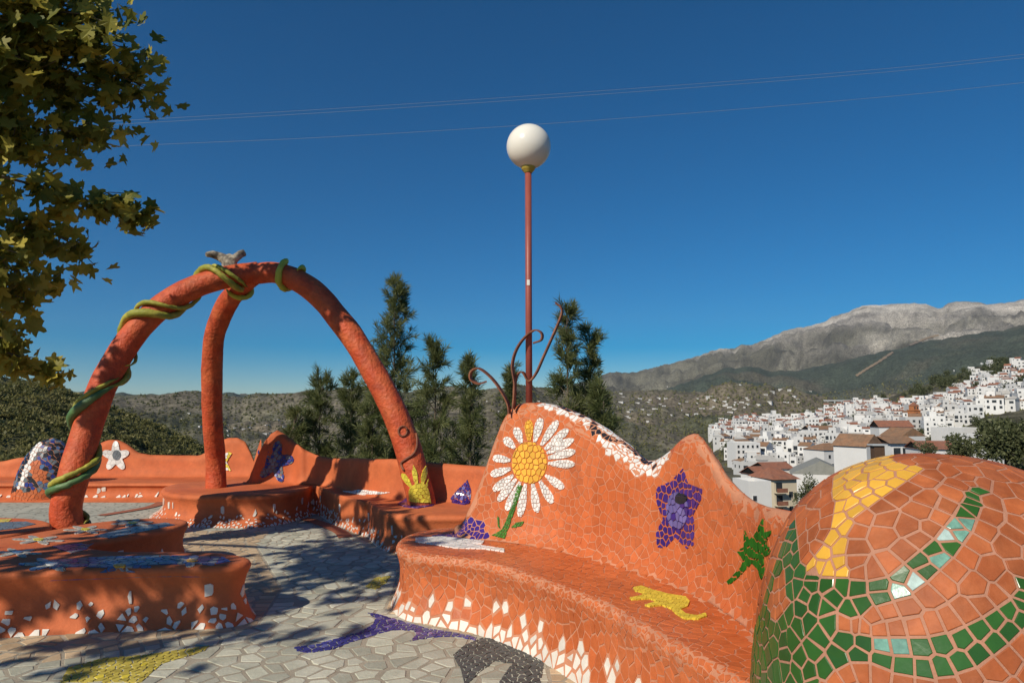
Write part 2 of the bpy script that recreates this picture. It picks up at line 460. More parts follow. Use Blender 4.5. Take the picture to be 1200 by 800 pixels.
def bump_layer(f, az, r, start, fall, power=1.0):
    z, rc = f(az); b = base_z(r); r0 = rc * start
    if r <= r0: return -1e9
    if r <= rc:
        t = (r - r0) / (rc - r0); b0 = base_z(r0)
        return b0 - 5 + (z - b0 + 5) * (t ** power)
    return z - (r - rc) * fall
def terrain(az, r):
    x, y = r * math.sin(az), r * math.cos(az)
    z = base_z(r); k = 0
    if r > 20: z += fbm(x / 40, y / 40) * min(4, r * .02)
    for i, (f, st, fa, pw, am, sc) in enumerate(((L_scrub, .35, .25, 1.1, 5, 45), (L_back, .36, .3, .8, 85, 520), (L_brown, .36, .2, .9, 60, 420), (L_forest, .5, .15, 1.0, 150, 900), (L_mount, .5, .2, 1.1, 480, 1500), (L_town, .12, .25, 1.35, 5, 90), (L_spur, .3, .25, .8, 1.5, 20)), 1):
        if abs(az) > 1.4: continue
        zl = bump_layer(f, az, r, st, fa, pw)
        if zl > -1e8:
            rc = f(az)[1]; t = r / rc
            e = max(0., 1 - abs(t - 1) * (6 if t < 1 else 8))     # keep crests where they are, roughen the slopes
            n_ = fbm(x / sc, y / sc, i * 7.3, 6)
            if i in (4, 5): n_ = (abs(fbm(x / sc, y / sc, i * 3.1, 7)) - .35) * -1.1      # gullies and spurs
            if rc > 2000: zl += fbm(az * 55, i * 2.7, 0, 5) * rc * .0028
            zl += n_ * am * (.12 + .88 * (1 - e)) * min(1., max(0., (t - st) * 5))
        if zl > z: z = zl; k = i
    return z, k
azs = np.concatenate([np.linspace(-math.pi, -.9, 24)[:-1], np.linspace(-.9, .95, 620), np.linspace(.95, math.pi, 24)[1:]])
rs = np.concatenate([[3.], np.geomspace(9, 80, 26), np.geomspace(85, 1100, 110), np.geomspace(1130, 9500, 190), [10200, 11500]])
tv = []; tk_ = []
for r in rs:
    for a in azs:
        if r > 12000: z, k = -150., 5
        else: z, k = terrain(a, r)
        tv.append((r * math.sin(a), r * math.cos(a), z)); tk_.append(k)
na = len(azs)
tf = [(i * na + j, i * na + (j + 1) % na, (i + 1) * na + (j + 1) % na, (i + 1) * na + j) for i in range(len(rs) - 1) for j in range(na - 1)]
COLS = {0: (.095, .085, .05), 1: (.11, .105, .05), 2: (.125, .110, .078), 3: (.135, .112, .078), 4: (.045, .056, .040), 5: (.33, .30, .255), 6: (.095, .088, .058), 7: (.075, .066, .036)}
me = bpy.data.meshes.new('terrain'); me.from_pydata(tv, [], tf)
ca = me.color_attributes.new('ground', 'FLOAT_COLOR', 'POINT'); buf = np.ones((len(tv), 4), np.float32)
for i, (k, p) in enumerate(zip(tk_, tv)):
    c = Vector(COLS[k]); x, y, z = p
    if k == 5:                                                   # limestone above, scrub in the hollows
        q = fbm(x / 900, y / 900, z / 400, 6) * .5 + .5; q += (z - 620) / 900
        c = c.lerp(Vector((.085, .080, .058)), sstep(1.32 - q * 1.3))
        u_ = (x + y * .35) / 900 + z / 420; w_ = (y * .6 - x) / 2600                    # beds of rock run down across the face
        c = c * (1 + .8 * fbm(u_ * 1.6, w_ * 1.6, 2, 6) + .4 * fbm(x / 120, y / 120, z / 60, 5))
    elif k == 4:
        q = fbm(x / 500, y / 500, 3, 5); c = c.lerp(Vector((.085, .078, .055)), sstep(q * 1.1)) * (1 + .3 * fbm(x / 90, y / 90, 0, 4))
    elif k in (2, 3):
        q = fbm(x / 330, y / 330, 9, 6); c = c.lerp(Vector((.075, .078, .046)), sstep(.3 + q)) * (1 + .45 * fbm(x / 60, y / 60, 0, 5))
        c = c.lerp(Vector((.16, .135, .09)), sstep(fbm(x / 210, y / 210, 4, 6) * 1.5 - .35))
    else: c = c * (1 + .4 * fbm(x / 14, y / 14, 0, 4))
    buf[i, :3] = c
ca.data.foreach_set('color', buf.ravel())
m = bpy.data.materials.new('hillside'); m.use_nodes = True; MATS['hillside'] = m
N = m.node_tree.nodes; L = m.node_tree.links; b = N['Principled BSDF']; b.inputs['Roughness'].default_value = .95; b.inputs['Specular IOR Level'].default_value = .1
at = nod(m, 'ShaderNodeAttribute'); at.attribute_name = 'ground'
geo = nod(m, 'ShaderNodeNewGeometry')
def dotted(scale, lo, hi, amt):
    v = nod(m, 'ShaderNodeTexVoronoi'); v.inputs['Scale'].default_value = scale; L.new(geo.outputs['Position'], v.inputs['Vector'])
    mr = nod(m, 'ShaderNodeMapRange'); mr.inputs[1].default_value = lo; mr.inputs[2].default_value = hi; mr.inputs[3].default_value = 1 - amt; mr.inputs[4].default_value = 1 + amt
    L.new(v.outputs['Distance'], mr.inputs[0]); return mr.outputs[0]
n1 = nod(m, 'ShaderNodeTexNoise'); n1.inputs['Scale'].default_value = .05; n1.inputs['Detail'].default_value = 10; n1.inputs['Roughness'].default_value = .75; L.new(geo.outputs['Position'], n1.inputs['Vector'])
mr = nod(m, 'ShaderNodeMapRange'); mr.inputs[1].default_value = .3; mr.inputs[2].default_value = .7; mr.inputs[3].default_value = .45; mr.inputs[4].default_value = 1.6; L.new(n1.outputs[0], mr.inputs[0])
mu = nod(m, 'ShaderNodeMath', operation='MULTIPLY'); L.new(mr.outputs[0], mu.inputs[0]); L.new(dotted(.09, .2, .6, .35), mu.inputs[1])
sc_ = nod(m, 'ShaderNodeVectorMath', operation='SCALE'); L.new(at.outputs['Color'], sc_.inputs[0]); L.new(mu.outputs[0], sc_.inputs['Scale'])
L.new(sc_.outputs[0], b.inputs['Base Color'])
bp = nod(m, 'ShaderNodeBump'); bp.inputs['Strength'].default_value = .8; bp.inputs['Distance'].default_value = 6; L.new(n1.outputs[0], bp.inputs['Height']); L.new(bp.outputs[0], b.inputs['Normal'])
me.materials.append(m); me.polygons.foreach_set('use_smooth', [True] * len(me.polygons))
ground = bpy.data.objects.new('ground', me); COL.objects.link(ground); ground['kind'] = 'structure'; ground['label'] = 'hillsides and mountains around the terrace'
GB = BVHTree.FromPolygons([Vector(v) for v in tv], tf)
def on_ground(x, y):
    h = GB.ray_cast(Vector((x, y, 5000)), Vector((0, 0, -1))); return h[0].z if h[0] else -100.
def ground_px(px, py):
    h = GB.ray_cast(CAM, ray(px, py).normalized()); return h[0]

# ------------------------------------------------------------------ terrace floor
PLAZA = [(-16, -4), (-16, 16), (-6.5, 16), (-4, 13.5), (-1.0, 10.6), (1.6, 9.4), (1.3, 8.2), (.3, 6.3), (1.35, 5.4), (1.9, 4.2), (2.2, 2.9), (5, 2.4), (5, -4)]
def slab(name, poly, z0, z1, m, parent=None):
    n = len(poly); v = [(x, y, z1) for x, y in poly] + [(x, y, z0) for x, y in poly]
    tri = tessellate_polygon([[Vector((x, y, 0)) for x, y in poly]])
    f = [tuple(t) for t in tri]
    f = [t if (Vector(v[t[1]]) - Vector(v[t[0]])).cross(Vector(v[t[2]]) - Vector(v[t[0]])).z > 0 else t[::-1] for t in f]
    f += [(i, i + n, (i + 1) % n + n, (i + 1) % n) for i in range(n)]
    return mesh_obj(name, v, f, m, parent)
# far paving is too fine to pick apart: the material carries it
m = mat('far_paving', (.40, .39, .31), .8, .15, 3, .3, 60, col2=(.47, .45, .36), c2scale=.8)
N = m.node_tree.nodes; L = m.node_tree.links; b = N['Principled BSDF']
tc = nod(m, 'ShaderNodeTexCoord'); vo = nod(m, 'ShaderNodeTexVoronoi', feature='DISTANCE_TO_EDGE'); vo.inputs['Scale'].default_value = 6; L.new(tc.outputs['Object'], vo.inputs['Vector'])
mr = nod(m, 'ShaderNodeMapRange'); mr.inputs[1].default_value = .03; mr.inputs[2].default_value = .09; mr.inputs[3].default_value = .6; L.new(vo.outputs['Distance'], mr.inputs[0])
old = b.inputs['Base Color'].links[0].from_socket
s2 = nod(m, 'ShaderNodeVectorMath', operation='SCALE'); L.new(old, s2.inputs[0]); L.new(mr.outputs[0], s2.inputs['Scale']); L.new(s2.outputs[0], b.inputs['Base Color'])
NEAR_Y = 9.2
near_poly = [(-16, -4), (-16, NEAR_Y), (1.5, NEAR_Y), (1.3, 8.2), (.3, 6.3), (1.35, 5.4), (1.9, 4.2), (2.2, 2.9), (5, 2.4), (5, -4)]
far_poly = [(-16, NEAR_Y), (-16, 16), (-6.5, 16), (-4, 13.5), (-1.0, 10.6), (1.6, 9.4), (1.5, NEAR_Y)]
plaza = slab('pavement', near_poly, -1.2, .001, 'paving_grout'); plaza['kind'] = 'structure'; plaza['label'] = 'crazy paving of the terrace'
pf = slab('pavement', far_poly, -1.2, -.002, 'far_paving'); pf['kind'] = 'structure'; pf['label'] = 'far part of the terrace paving'

# stones: regions traced in the photograph and dropped on the floor
def gpoly(pts): return [(G(x, y).x, G(x, y).y) for x, y in pts]
z3 = lambda p: zoomed(p, 440, 460, .425)
z6 = lambda p: zoomed(p, 200, 600, .3)
P_inner = gpoly([(-300, 800), (-300, 770), (60, 775), (200, 752), (300, 735), (330, 690), (300, 640), (320, 618), (400, 620), (470, 655), (462, 690), (452, 712), (480, 728), (540, 742), (600, 750), (640, 770), (650, 830)])
PX_blue = [z6([(480, 530), (560, 520), (650, 495), (740, 470), (790, 440), (800, 415), (770, 395), (800, 398), (900, 425), (1000, 455), (1120, 475), (1195, 490), (1190, 500), (1100, 485), (1020, 490), (935, 507), (960, 480), (950, 462), (880, 462), (800, 480), (720, 505), (640, 535), (560, 550), (490, 548)])]
PX_dark = [[(531, 768), (545, 756), (565, 748), (600, 750), (625, 760), (637, 778), (632, 812), (600, 830), (585, 800), (600, 778), (580, 775), (560, 790), (545, 805), (540, 785)]]
PX_yellow = [[(70, 800), (80, 783), (120, 772), (170, 768), (245, 757), (240, 763), (190, 778), (165, 800)], [(428, 688), (440, 677), (458, 675), (452, 684), (440, 691)]]
flat = Surf([(x, y, 0) for x, y in near_poly], [tuple(t) for t in tessellate_polygon([[Vector((x, y, 0)) for x, y in near_poly]])])
flat.hit = lambda x, y: (G(x, y), Vector((0, 0, 1)))
flat.near = lambda p: (Vector((p[0], p[1], 0)), Vector((0, 0, 1)))
def which(p): return 'stone_grey' if inpoly((p[0], p[1]), P_inner) else 'stone_tan'
def gdist(p, n_): return .085 if which(p) == 'stone_tan' else .105
def gdist_r(p, n_): return gdist(p, n_) * random.choice([.62, .8, 1.0, 1.25, 1.4])
first = []; acc = 0
for (x0, y0), (x1, y1) in zip(P_inner, P_inner[1:] + P_inner[:1]):
    d = Vector((x1 - x0, y1 - y0, 0)); l = d.length; nn = Vector((-d.y, d.x, 0)) / max(l, 1e-6)
    while acc < l:
        a_ = Vector((x0, y0, 0)) + d * (acc / l)
        for sg in (1, -1): first.append((a_ + nn * .055 * sg, Vector((0, 0, 1)), .05))
        acc += .12 * random.uniform(.85, 1.15)
    acc -= l
def in_view(p, nn=None):
    x, y = proj(p); return -260 < x < 1000 and y < 1000 and p[1] > .8
seeds = dart(flat, gdist_r, 34000, [f for f in first if inpoly((f[0].x, f[0].y), near_poly)], in_view)
pcs = cells(flat, seeds, .13, .015, .0048, .004, .005, lambda p, nn: (which(p), 0), sizef=lambda p, nn: gdist(p, nn) * 1.1, jit=.16, tr=(.70, 1.16))
lay(pcs, 'paving_stone', plaza)
for ps, nm, m_, m2_ in ((PX_blue, 'blue_inlay', 'stone_blue', 'tile_lavender'), (PX_dark, 'black_inlay', 'stone_dark', 'stone_dark'), (PX_yellow, 'yellow_inlay', 'stone_yellow', 'tile_lemon')):
    for pl in ps:
        o = motif(flat, [pl], .05, .010, .009, None, nm, m_, m2_, .12); o.parent = plaza
for ln in ([(118, 604), (155, 598), (180, 593), (194, 586)], [(350, 606), (375, 613), (398, 623), (405, 630)]):
    pts = [Vector(p) for p in crom([tuple(G(x, y)) for x, y in ln], 5)]; V = []
    for i, p in enumerate(pts):
        d = (pts[min(i + 1, len(pts) - 1)] - pts[max(0, i - 1)]).normalized(); n_ = Vector((-d.y, d.x, 0)) * .09; V += [p + n_ + Vector((0, 0, .009)), p - n_ + Vector((0, 0, .009))]
    o = mesh_obj('red_border', V, [(2 * i, 2 * i + 1, 2 * i + 3, 2 * i + 2) for i in range(len(pts) - 1)], 'stone_red', tint=[1.] * (len(pts) - 1)); o.parent = pf

# ------------------------------------------------------------------ benches: a profile swept along front and back lines
def bench_surface(F, B, zs, h, tk, step=6, lean=.12, flare=.05, nseg=14, back_z=-.6):
    """F, B: front lip and seat-back points; zs, h, tk per station"""
    S = crom([(*f[:2], *b_[:2], z, hh, t) for f, b_, z, hh, t in zip(F, B, zs, h, tk)], step)
    V = []; k = 0
    for fx, fy, bx, by, z, hh, t in S:
        f = Vector((fx, fy, 0)); d = Vector((bx - fx, by - fy, 0)); w = d.length; d = d / max(w, 1e-5)
        hb = max(hh - z, .012); t = min(t, .06 + hb)
        pr = [(-flare, 0), (-flare * .55, z * .10), (.005, z * .22), (.035, z * .38), (.045, z * .55), (.035, z * .70), (.012, z * .82), (.0, z - .06), (.003, z - .035), (.018, z - .013), (.05, z - .002)]
        for q in (.14, .26, .40, .54, .68, .80, .90): pr.append((.05 + (w - .05) * q, z - .012 * math.sin(math.pi * q)))
        fil = .10 * min(1, hb / .25)
        for i in range(nseg + 1):
            q = (i / nseg) ** 1.4; zz = z + hb * q * (1 - min(.5, t * .5 / max(hb, .05)))
            pr.append((w - fil * math.exp(-(zz - z) / max(.03, fil * .7)) + lean * (zz - z), zz))
        x0, z0 = pr[-1]; top = z + hb - z0
        for a in (18, 38, 58, 78, 100, 125, 150, 180):
            pr.append((x0 + t * .5 * (1 - math.cos(R(a))), z0 + top * math.sin(R(a))))
        xe = pr[-1][0]
        pr += [(xe + .02, z0 * .5), (xe + .02, back_z)]
        k = len(pr)
        V += [f + d * a + Vector((0, 0, c)) for a, c in pr]
    n = len(S)
    Fc = [(i * k + j, (i + 1) * k + j, (i + 1) * k + j + 1, i * k + j + 1) for i in range(n - 1) for j in range(k - 1)]
    for i in (0, n - 1):
        lo = [i * k + j for j in range(k)]; Fc.append(tuple(lo) if i == 0 else tuple(lo[::-1]))
    for v in V:                                              # hand-made: nothing is quite even
        q = noise.noise_vector(v * 1.6) * .018; v.x += q.x; v.y += q.y
        if v.z > .1: v.z += q.z * .8
    return V, Fc

# ---- the long bench with the daisy
ZS = .50
lipM = [(552, 617), (520, 617), (490, 621), (472, 628), (466, 637), (480, 646), (515, 651), (560, 657), (600, 667), (640, 680), (700, 706), (760, 740), (840, 785), (900, 830), (960, 890)]
bakM = [(540, 621), (541, 622), (542, 623), (543, 624), (545, 625), (552, 627), (566, 629), (590, 632), (625, 637), (660, 643), (720, 658), (800, 684), (868, 722), (905, 762), (950, 800)]
F = [G(x, y, ZS) for x, y in lipM]; B = [G(x, y, ZS) for x, y in bakM]
topM = [(530, 632), (543, 624), (552, 596), (566, 556), (580, 515), (592, 487), (602, 475), (618, 470), (640, 471), (665, 477), (690, 488), (715, 504), (738, 521), (756, 535), (768, 545), (780, 536), (795, 520), (808, 510), (817, 508), (826, 515), (838, 533), (852, 556), (868, 575), (885, 588), (905, 596), (930, 601), (960, 606)]
# finer stations so that the outline of the humps is kept
Fs = crom([tuple(p) for p in F], 4); Bs = crom([tuple(p) for p in B], 4)
hs = []
for b_ in Bs:
    px = proj((b_[0], b_[1], 1.2))[0]
    h_ = ZS + .02
    for _ in range(4):
        px = proj((b_[0] + .05, b_[1] + .06, h_))[0]; py = interp(px, topM); h_ = max(ZS + .01, zat(py, b_[1] + .08))
    hs.append(h_)
tks = [interp(proj((b_[0], b_[1], .5))[0], [(540, .2), (620, .26), (670, .42), (735, .42), (775, .22), (900, .2)]) for b_ in Bs]
V, Fc = bench_surface(Fs, Bs, [ZS] * len(hs), hs, tks, step=3, nseg=16)
S_main = Surf(V, Fc)
bench = thing('mosaic_bench', 'curved orange mosaic bench whose tall wavy back carries a white daisy', 'bench', (.3, 4.6, 0))
mesh_obj('body', [v - Vector((0, 0, 0)) for v in V], Fc, 'grout', bench, smooth=True)
# white crest along the top of the daisy hump, with a black line running through it
z7 = lambda p: zoomed(p, 540, 460, .25)
crest_px = [(628, 474), (660, 455), (700, 470), (745, 500), (785, 535), (770, 553), (752, 556), (728, 542), (708, 526), (700, 514), (691, 502), (675, 491), (655, 482), (640, 477)]
blk = [(658, 477), (676, 482), (697, 491), (694, 503), (706, 512), (728, 518), (748, 532), (766, 547)]
def dist_line(p, ln):
    best = 1e9
    for (x0, y0), (x1, y1) in zip(ln, ln[1:]):
        dx, dy = x1 - x0, y1 - y0; t = max(0, min(1, ((p[0] - x0) * dx + (p[1] - y0) * dy) / (dx * dx + dy * dy)))
        best = min(best, math.hypot(p[0] - x0 - dx * t, p[1] - y0 - dy * t))
    return best
P_purpc = z3([(285, 345), (318, 395), (250, 407), (195, 407), (150, 396), (225, 385), (255, 345)])
def frontness(p, s=None):
    return p.z < ZS - .07
def cls_main(p, nn):
    if p.z < -.02: return None
    x, y = proj(p)
    vis = nn.dot(CAM - p) > 0
    if nn.dot(CAM - p) < -.6: return None
    if vis and inpoly((x, y), P_purpc): return ('tile_purple', 0)
    if vis and inpoly((x, y), crest_px) and p.z > .9:
        return ('tile_black', 0) if dist_line((x, y), blk) < 2.6 else ('tile_white', 0)
    if p.z < ZS - .09 and abs(nn.z) < .8:
        t = p.z / .26
        if p.z < .07: return ('pebble_white', .004)
        if random.random() < max(0, 1 - t) ** .8 * .68: return ('pebble_white', random.uniform(.003, .011))
    return ('tile_orange', 0)
LIPK = [Vector((f[0], f[1], ZS)) for f in crom([tuple(p) for p in F], 12)]
from mathutils.kdtree import KDTree
KD = KDTree(len(LIPK))
for i_, p_ in enumerate(LIPK): KD.insert(p_, i_)
KD.balance()
def S_lip(p): return KD.find(p)[2] < .085
def d_main(p, nn):
    if p.z < ZS - .09 and abs(nn.z) < .8: return .062 if p.z < .28 else .055
    x, y = proj(p)
    if inpoly((x, y), P_purpc): return .032
    if inpoly((x, y), crest_px) and p.z > .9: return .034
    if p.z < ZS + .02 and p.z > ZS - .10 and S_lip(p): return .030
    return .053
sd = dart(S_main, d_main, 52000, (), lambda p, nn: p.z > -.02 and nn.dot(CAM - p) > -.6)
pcs = cells(S_main, sd, .062, .0075, .0024, .004, 0, cls_main, stretch=lambda p, nn: 1.45 if (p.z < ZS - .1 and abs(nn.z) < .6) else 1.0, sizef=lambda p, nn: d_main(p, nn) * 1.15)
lay([q for q in pcs if q[2] != 'pebble_white'], 'tile', bench)
lay([q for q in pcs if q[2] == 'pebble_white'], 'pebble', bench)
# the daisy
dc = (621, 542)
disc = [(dc[0] + 20.5 * math.cos(a), dc[1] + 24.5 * math.sin(a)) for a in np.linspace(0, 2 * math.pi, 28)[:-1]]
daisy = motif(S_main, [disc], .052, .008, .011, bench, 'daisy', 'tile_yellow', label='white petalled daisy with yellow centre')
for (x, y) in z7([(380, 115), (460, 128), (510, 168), (535, 215), (543, 272), (540, 335), (488, 450), (435, 520), (362, 565), (278, 585), (215, 555), (175, 510), (152, 460), (140, 385), (150, 305), (205, 210), (258, 160), (322, 125)]):
    dx, dy = x - dc[0], y - dc[1]; l = math.hypot(dx, dy); ux, uy = dx / l, dy / l; r0 = 22 + 3 * abs(uy)
    pl = []
    for sgn in (1, -1):
        q = []
        for t, w in ((0, 1.6), (.2, 3.0), (.45, 4.6), (.7, 4.9), (.88, 3.6), (.97, 1.5)):
            rr = r0 + (l - r0) * t; q.append((dc[0] + ux * rr - uy * w * sgn, dc[1] + uy * rr + ux * w * sgn))
        pl += q if sgn == 1 else q[::-1]
    motif(S_main, [pl], .034, .005, .011, daisy, 'petal', 'tile_yellow' if abs(dx) < 3 else 'tile_white', label='ochre petal' if abs(dx) < 3 else None)
motif(S_main, [z7([(270, 428), (292, 432), (262, 530), (235, 610), (205, 690), (145, 672), (195, 640), (215, 600), (245, 520)])], .03, .004, .012, daisy, 'stem', 'tile_leaf')
motif(S_main, [z7([(238, 632), (262, 608), (298, 602), (290, 622), (262, 632)])], .03, .004, .012, daisy, 'leaf', 'tile_leaf')
motif(S_main, [z7([(172, 575), (182, 585), (186, 640), (176, 625)])], .03, .004, .012, daisy, 'leaf', 'tile_leaf')
z4 = lambda p: zoomed(p, 640, 460, .425)
star = motif(S_main, [z4([(380, 208), (392, 250), (432, 265), (432, 290), (408, 335), (410, 360), (408, 420), (390, 430), (358, 398), (330, 428), (305, 425), (305, 380), (325, 350), (305, 300), (305, 260), (345, 245)])], .05, .012, .008, bench, 'purple_flower', 'tile_purple', label='purple mosaic flower with lavender middle')
motif(S_main, [z4([(365 + 30 * math.cos(a), 325 + 52 * math.sin(a)) for a in np.linspace(0, 6.28, 16)[:-1]])], .045, .007, .015, star, 'flower_heart', 'tile_lavender', 'tile_purple', .25)
motif(S_main, [z4([(376 + 17 * math.cos(a), 292 + 15 * math.sin(a)) for a in np.linspace(0, 6.28, 12)[:-1]])], .2, .003, .018, star, 'hollow_shade', 'tile_black')  # raised black tile paints the shade inside the flower's hole; nothing is cut
motif(S_main, [z4([(600, 348), (603, 385), (628, 378), (605, 415), (628, 440), (600, 455), (607, 500), (595, 515), (580, 480), (570, 470), (550, 490), (525, 515), (505, 530), (500, 520), (540, 480), (545, 460), (527, 435), (548, 425), (548, 375), (560, 400), (575, 395)])], .05, .010, .007, bench, 'spiky_leaf', 'tile_moss', label='spiky green mosaic leaf')
motif(S_main, [z4([(240, 540), (262, 535), (300, 548), (340, 558), (385, 565), (396, 578), (390, 592), (370, 600), (385, 612), (415, 618), (440, 610), (443, 618), (420, 627), (380, 625), (355, 610), (345, 598), (320, 588), (285, 592), (272, 588), (305, 578), (285, 570), (235, 573), (230, 568), (262, 562), (270, 555), (245, 548)])], .026, .003, .011, bench, 'lizard', 'tile_lemon', label='yellow mosaic lizard')
motif(S_main, [z3([(110, 402), (180, 398), (250, 405), (300, 410), (295, 418), (260, 418), (355, 432), (355, 440), (300, 432), (220, 430), (160, 420), (110, 412)])], .05, .006, .011, bench, 'white_splash', 'tile_white')

# ---- the domed end close by
z5 = lambda p: zoomed(p, 860, 480, .4)
mound = thing('mosaic_mound', 'domed terracotta mosaic seat back banded with green and yellow tiles', 'bench', (1.7, 2.5, 0))
MV = []; NZ, NA = 46, 72
MC = (1.45, 2.52); MR = (.565, .60); MH = 1.445
for i in range(NZ + 1):
    q = i / NZ; zz = MH * (1 - (1 - q) ** 1.8) if i < NZ else MH
    s_ = max(0., 1 - (zz / MH) ** 3.8) ** .52
    for j in range(NA):
        a = 2 * math.pi * j / NA; ca_, sa_ = math.cos(a), math.sin(a)
        e = 2.25
        rr = (abs(ca_) ** e + abs(sa_) ** e) ** (-1 / e)
        lo = 1 - zz / MH
        x = MC[0] + (MR[0] if ca_ < 0 else .98) * s_ * rr * ca_ - .05 * lo; y = MC[1] + MR[1] * s_ * rr * sa_ - .10 * lo
        v = Vector((x, y, zz)); n_ = noise.noise_vector(v * 1.8) * .02
        MV.append(v + n_ * (1 if zz > .05 else 0))
MF = [(i * NA + j, i * NA + (j + 1) % NA, (i + 1) * NA + (j + 1) % NA, (i + 1) * NA + j) for i in range(NZ) for j in range(NA)]
S_mound = Surf(MV, MF)
mesh_obj('body', MV, MF, 'grout_mound', mound, smooth=True)
P_yel = z5([(410, 125), (335, 160), (290, 205), (288, 250), (295, 285), (285, 350), (268, 380), (250, 410), (215, 455), (255, 490), (330, 492), (330, 410), (342, 350), (370, 305), (430, 262), (480, 228), (562, 172), (555, 158), (500, 160), (470, 150), (430, 130)])
P_grn = z5([(180, 310), (195, 440), (230, 490), (330, 497), (400, 500), (450, 490), (500, 450), (590, 375), (640, 312), (680, 250), (710, 200), (728, 280), (702, 350), (652, 422), (570, 502), (505, 550), (400, 580), (380, 600), (320, 620), (330, 650), (420, 665), (560, 665), (650, 645), (740, 600), (800, 560), (870, 480), (870, 620), (800, 690), (720, 750), (620, 782), (560, 787), (480, 772), (400, 740), (340, 740), (290, 770), (250, 820), (230, 1100), (-60, 1100), (0, 800), (60, 650), (100, 520), (140, 400)])
P_fing = z5([(128, 490), (150, 480), (156, 580), (125, 622), (95, 600), (108, 540)])
shiny = z5([(660, 330), (640, 350), (590, 422), (545, 455), (520, 508), (490, 520), (455, 680), (480, 700), (430, 700), (665, 370)])
def cls_mound(p, nn):
    if nn.dot(CAM - p) < -.25 or p.z < .03: return None
    q = proj(p)
    if inpoly(q, P_fing): return ('tile_terracotta', 0)
    if inpoly(q, P_yel): return ('tile_yellow', 0)
    if inpoly(q, P_grn):
        dd = min(math.hypot(q[0] - s[0], q[1] - s[1]) for s in shiny)
        if dd < 11: return (random.choice(['tile_teal', 'tile_teal', 'tile_mirror', 'tile_green']), 0)
        return ('tile_green', 0)
    return ('tile_terracotta', 0)
bs = border_seeds(S_mound, [P_yel + P_yel[:1], P_grn + P_grn[:1], P_fing], .05, .021)
def d_mound(p, nn):
    q = proj(p)
    return .041 if (inpoly(q, P_grn) or inpoly(q, P_yel)) else random.choice([.048, .056, .066])
sd = dart(S_mound, d_mound, 15000, bs, lambda p, nn: nn.dot(CAM - p) > -.3 and p.z > .02)
pcs = cells(S_mound, sd, .066, .0068, .004, .005, .0025, cls_mound, jit=.06, sizef=lambda p, nn: .05 if d_mound(p, nn) < .045 else .066, tr=(.80, 1.12))
lay(pcs, 'tile', mound, 300)

# ---- long low bench along the far side: seat, humps, scalloped front
ZB = .42
lipB = [(300, 561), (262, 562), (225, 564), (200, 567), (189, 572), (196, 577), (220, 579), (260, 580), (300, 580), (335, 577), (358, 572), (367, 569), (376, 571), (390, 577), (410, 583), (424, 587), (432, 588), (438, 593), (455, 600), (490, 603), (540, 604), (600, 606), (660, 607)]
bakB = [(300, 566), (301, 566), (302, 566), (303, 566), (304, 566), (306, 566), (310, 566), (318, 566), (328, 566), (340, 566), (352, 567), (362, 567), (372, 568), (384, 569), (397, 571), (410, 574), (424, 577), (438, 580), (456, 583), (480, 585), (520, 587), (570, 589), (630, 590)]
F = [G(x, y, ZB) for x, y in lipB]; B = [G(x, y, ZB) for x, y in bakB]
for i in range(5): B[i] = F[i].lerp(B[5], .55 + .09 * i)
topB = [(280, 575), (291, 566), (296, 535), (303, 515), (311, 507), (319, 504), (331, 508), (345, 517), (360, 527), (374, 534), (388, 537), (420, 537), (460, 538), (500, 541), (545, 545), (600, 549), (700, 556)]
Fs = crom([tuple(p) for p in F], 3); Bs = crom([tuple(p) for p in B], 3)
hs = []
for b_ in Bs:
    px = proj((b_[0], b_[1], .8))[0]; hs.append(max(ZB + .012, zat(interp(px, topB), b_[1] + .05)) if px > 290 else ZB + .012)
V, Fc = bench_surface(Fs, Bs, [ZB] * len(hs), hs, [.2] * len(hs), step=3, nseg=10, flare=.14)
S_far = Surf(V, Fc)
far_bench = thing('plaster_bench', 'long low orange bench with scalloped front carrying two arch legs', 'bench', (-3, 9.8, 0))
mesh_obj('body', V, Fc, 'plaster', far_bench, smooth=True)
def pebbles(surf, parent, zmax, size, n, lim=300, extra=None, dens=.8, st=1.5):
    def kp(p, nn): return -.01 < p.z < zmax and abs(nn.z) < .93 and nn.dot(CAM - p) > 0
    def cl(p, nn):
        t = p.z / zmax
        return ('pebble_white', random.uniform(.003, .009)) if random.random() < (1 - t) ** .9 * dens + .04 else None
    s = dart(surf, lambda p, nn: size * .85, n, (), kp)
    lay(cells(surf, s, size, .010, .008, .004, 0, cl, stretch=lambda p, nn: st), 'pebble', parent, lim)
pebbles(S_far, far_bench, .22, .046, 40000)
# motifs on it
motif(S_far, [[(322 + 17 * math.cos(a) * (1 + .35 * math.cos(5 * a + .6)), 541 + 19 * math.sin(a) * (1 + .35 * math.cos(5 * a + .6))) for a in np.linspace(0, 6.283, 50)[:-1]]], .06, .008, .012, far_bench, 'dark_flower', 'tile_blue', 'tile_grey', .45, label='dark blue and grey mosaic flower')
motif(S_far, [[(466, 590), (475, 585), (482, 586), (508, 586), (513, 589), (506, 593), (488, 596), (472, 594)]], .05, .008, .012, far_bench, 'purple_tiles', 'tile_purple', 'tile_lavender', .2)
motif(S_far, [[(528, 584), (536, 575), (541, 570), (548, 560), (552, 575), (550, 590), (540, 593)]], .05, .008, .012, far_bench, 'purple_tiles', 'tile_purple', 'tile_lavender', .2)
motif(S_far, [[(400, 576), (430, 574), (458, 577), (440, 580), (420, 579)]], .06, .01, .012, far_bench, 'white_splash', 'tile_white')

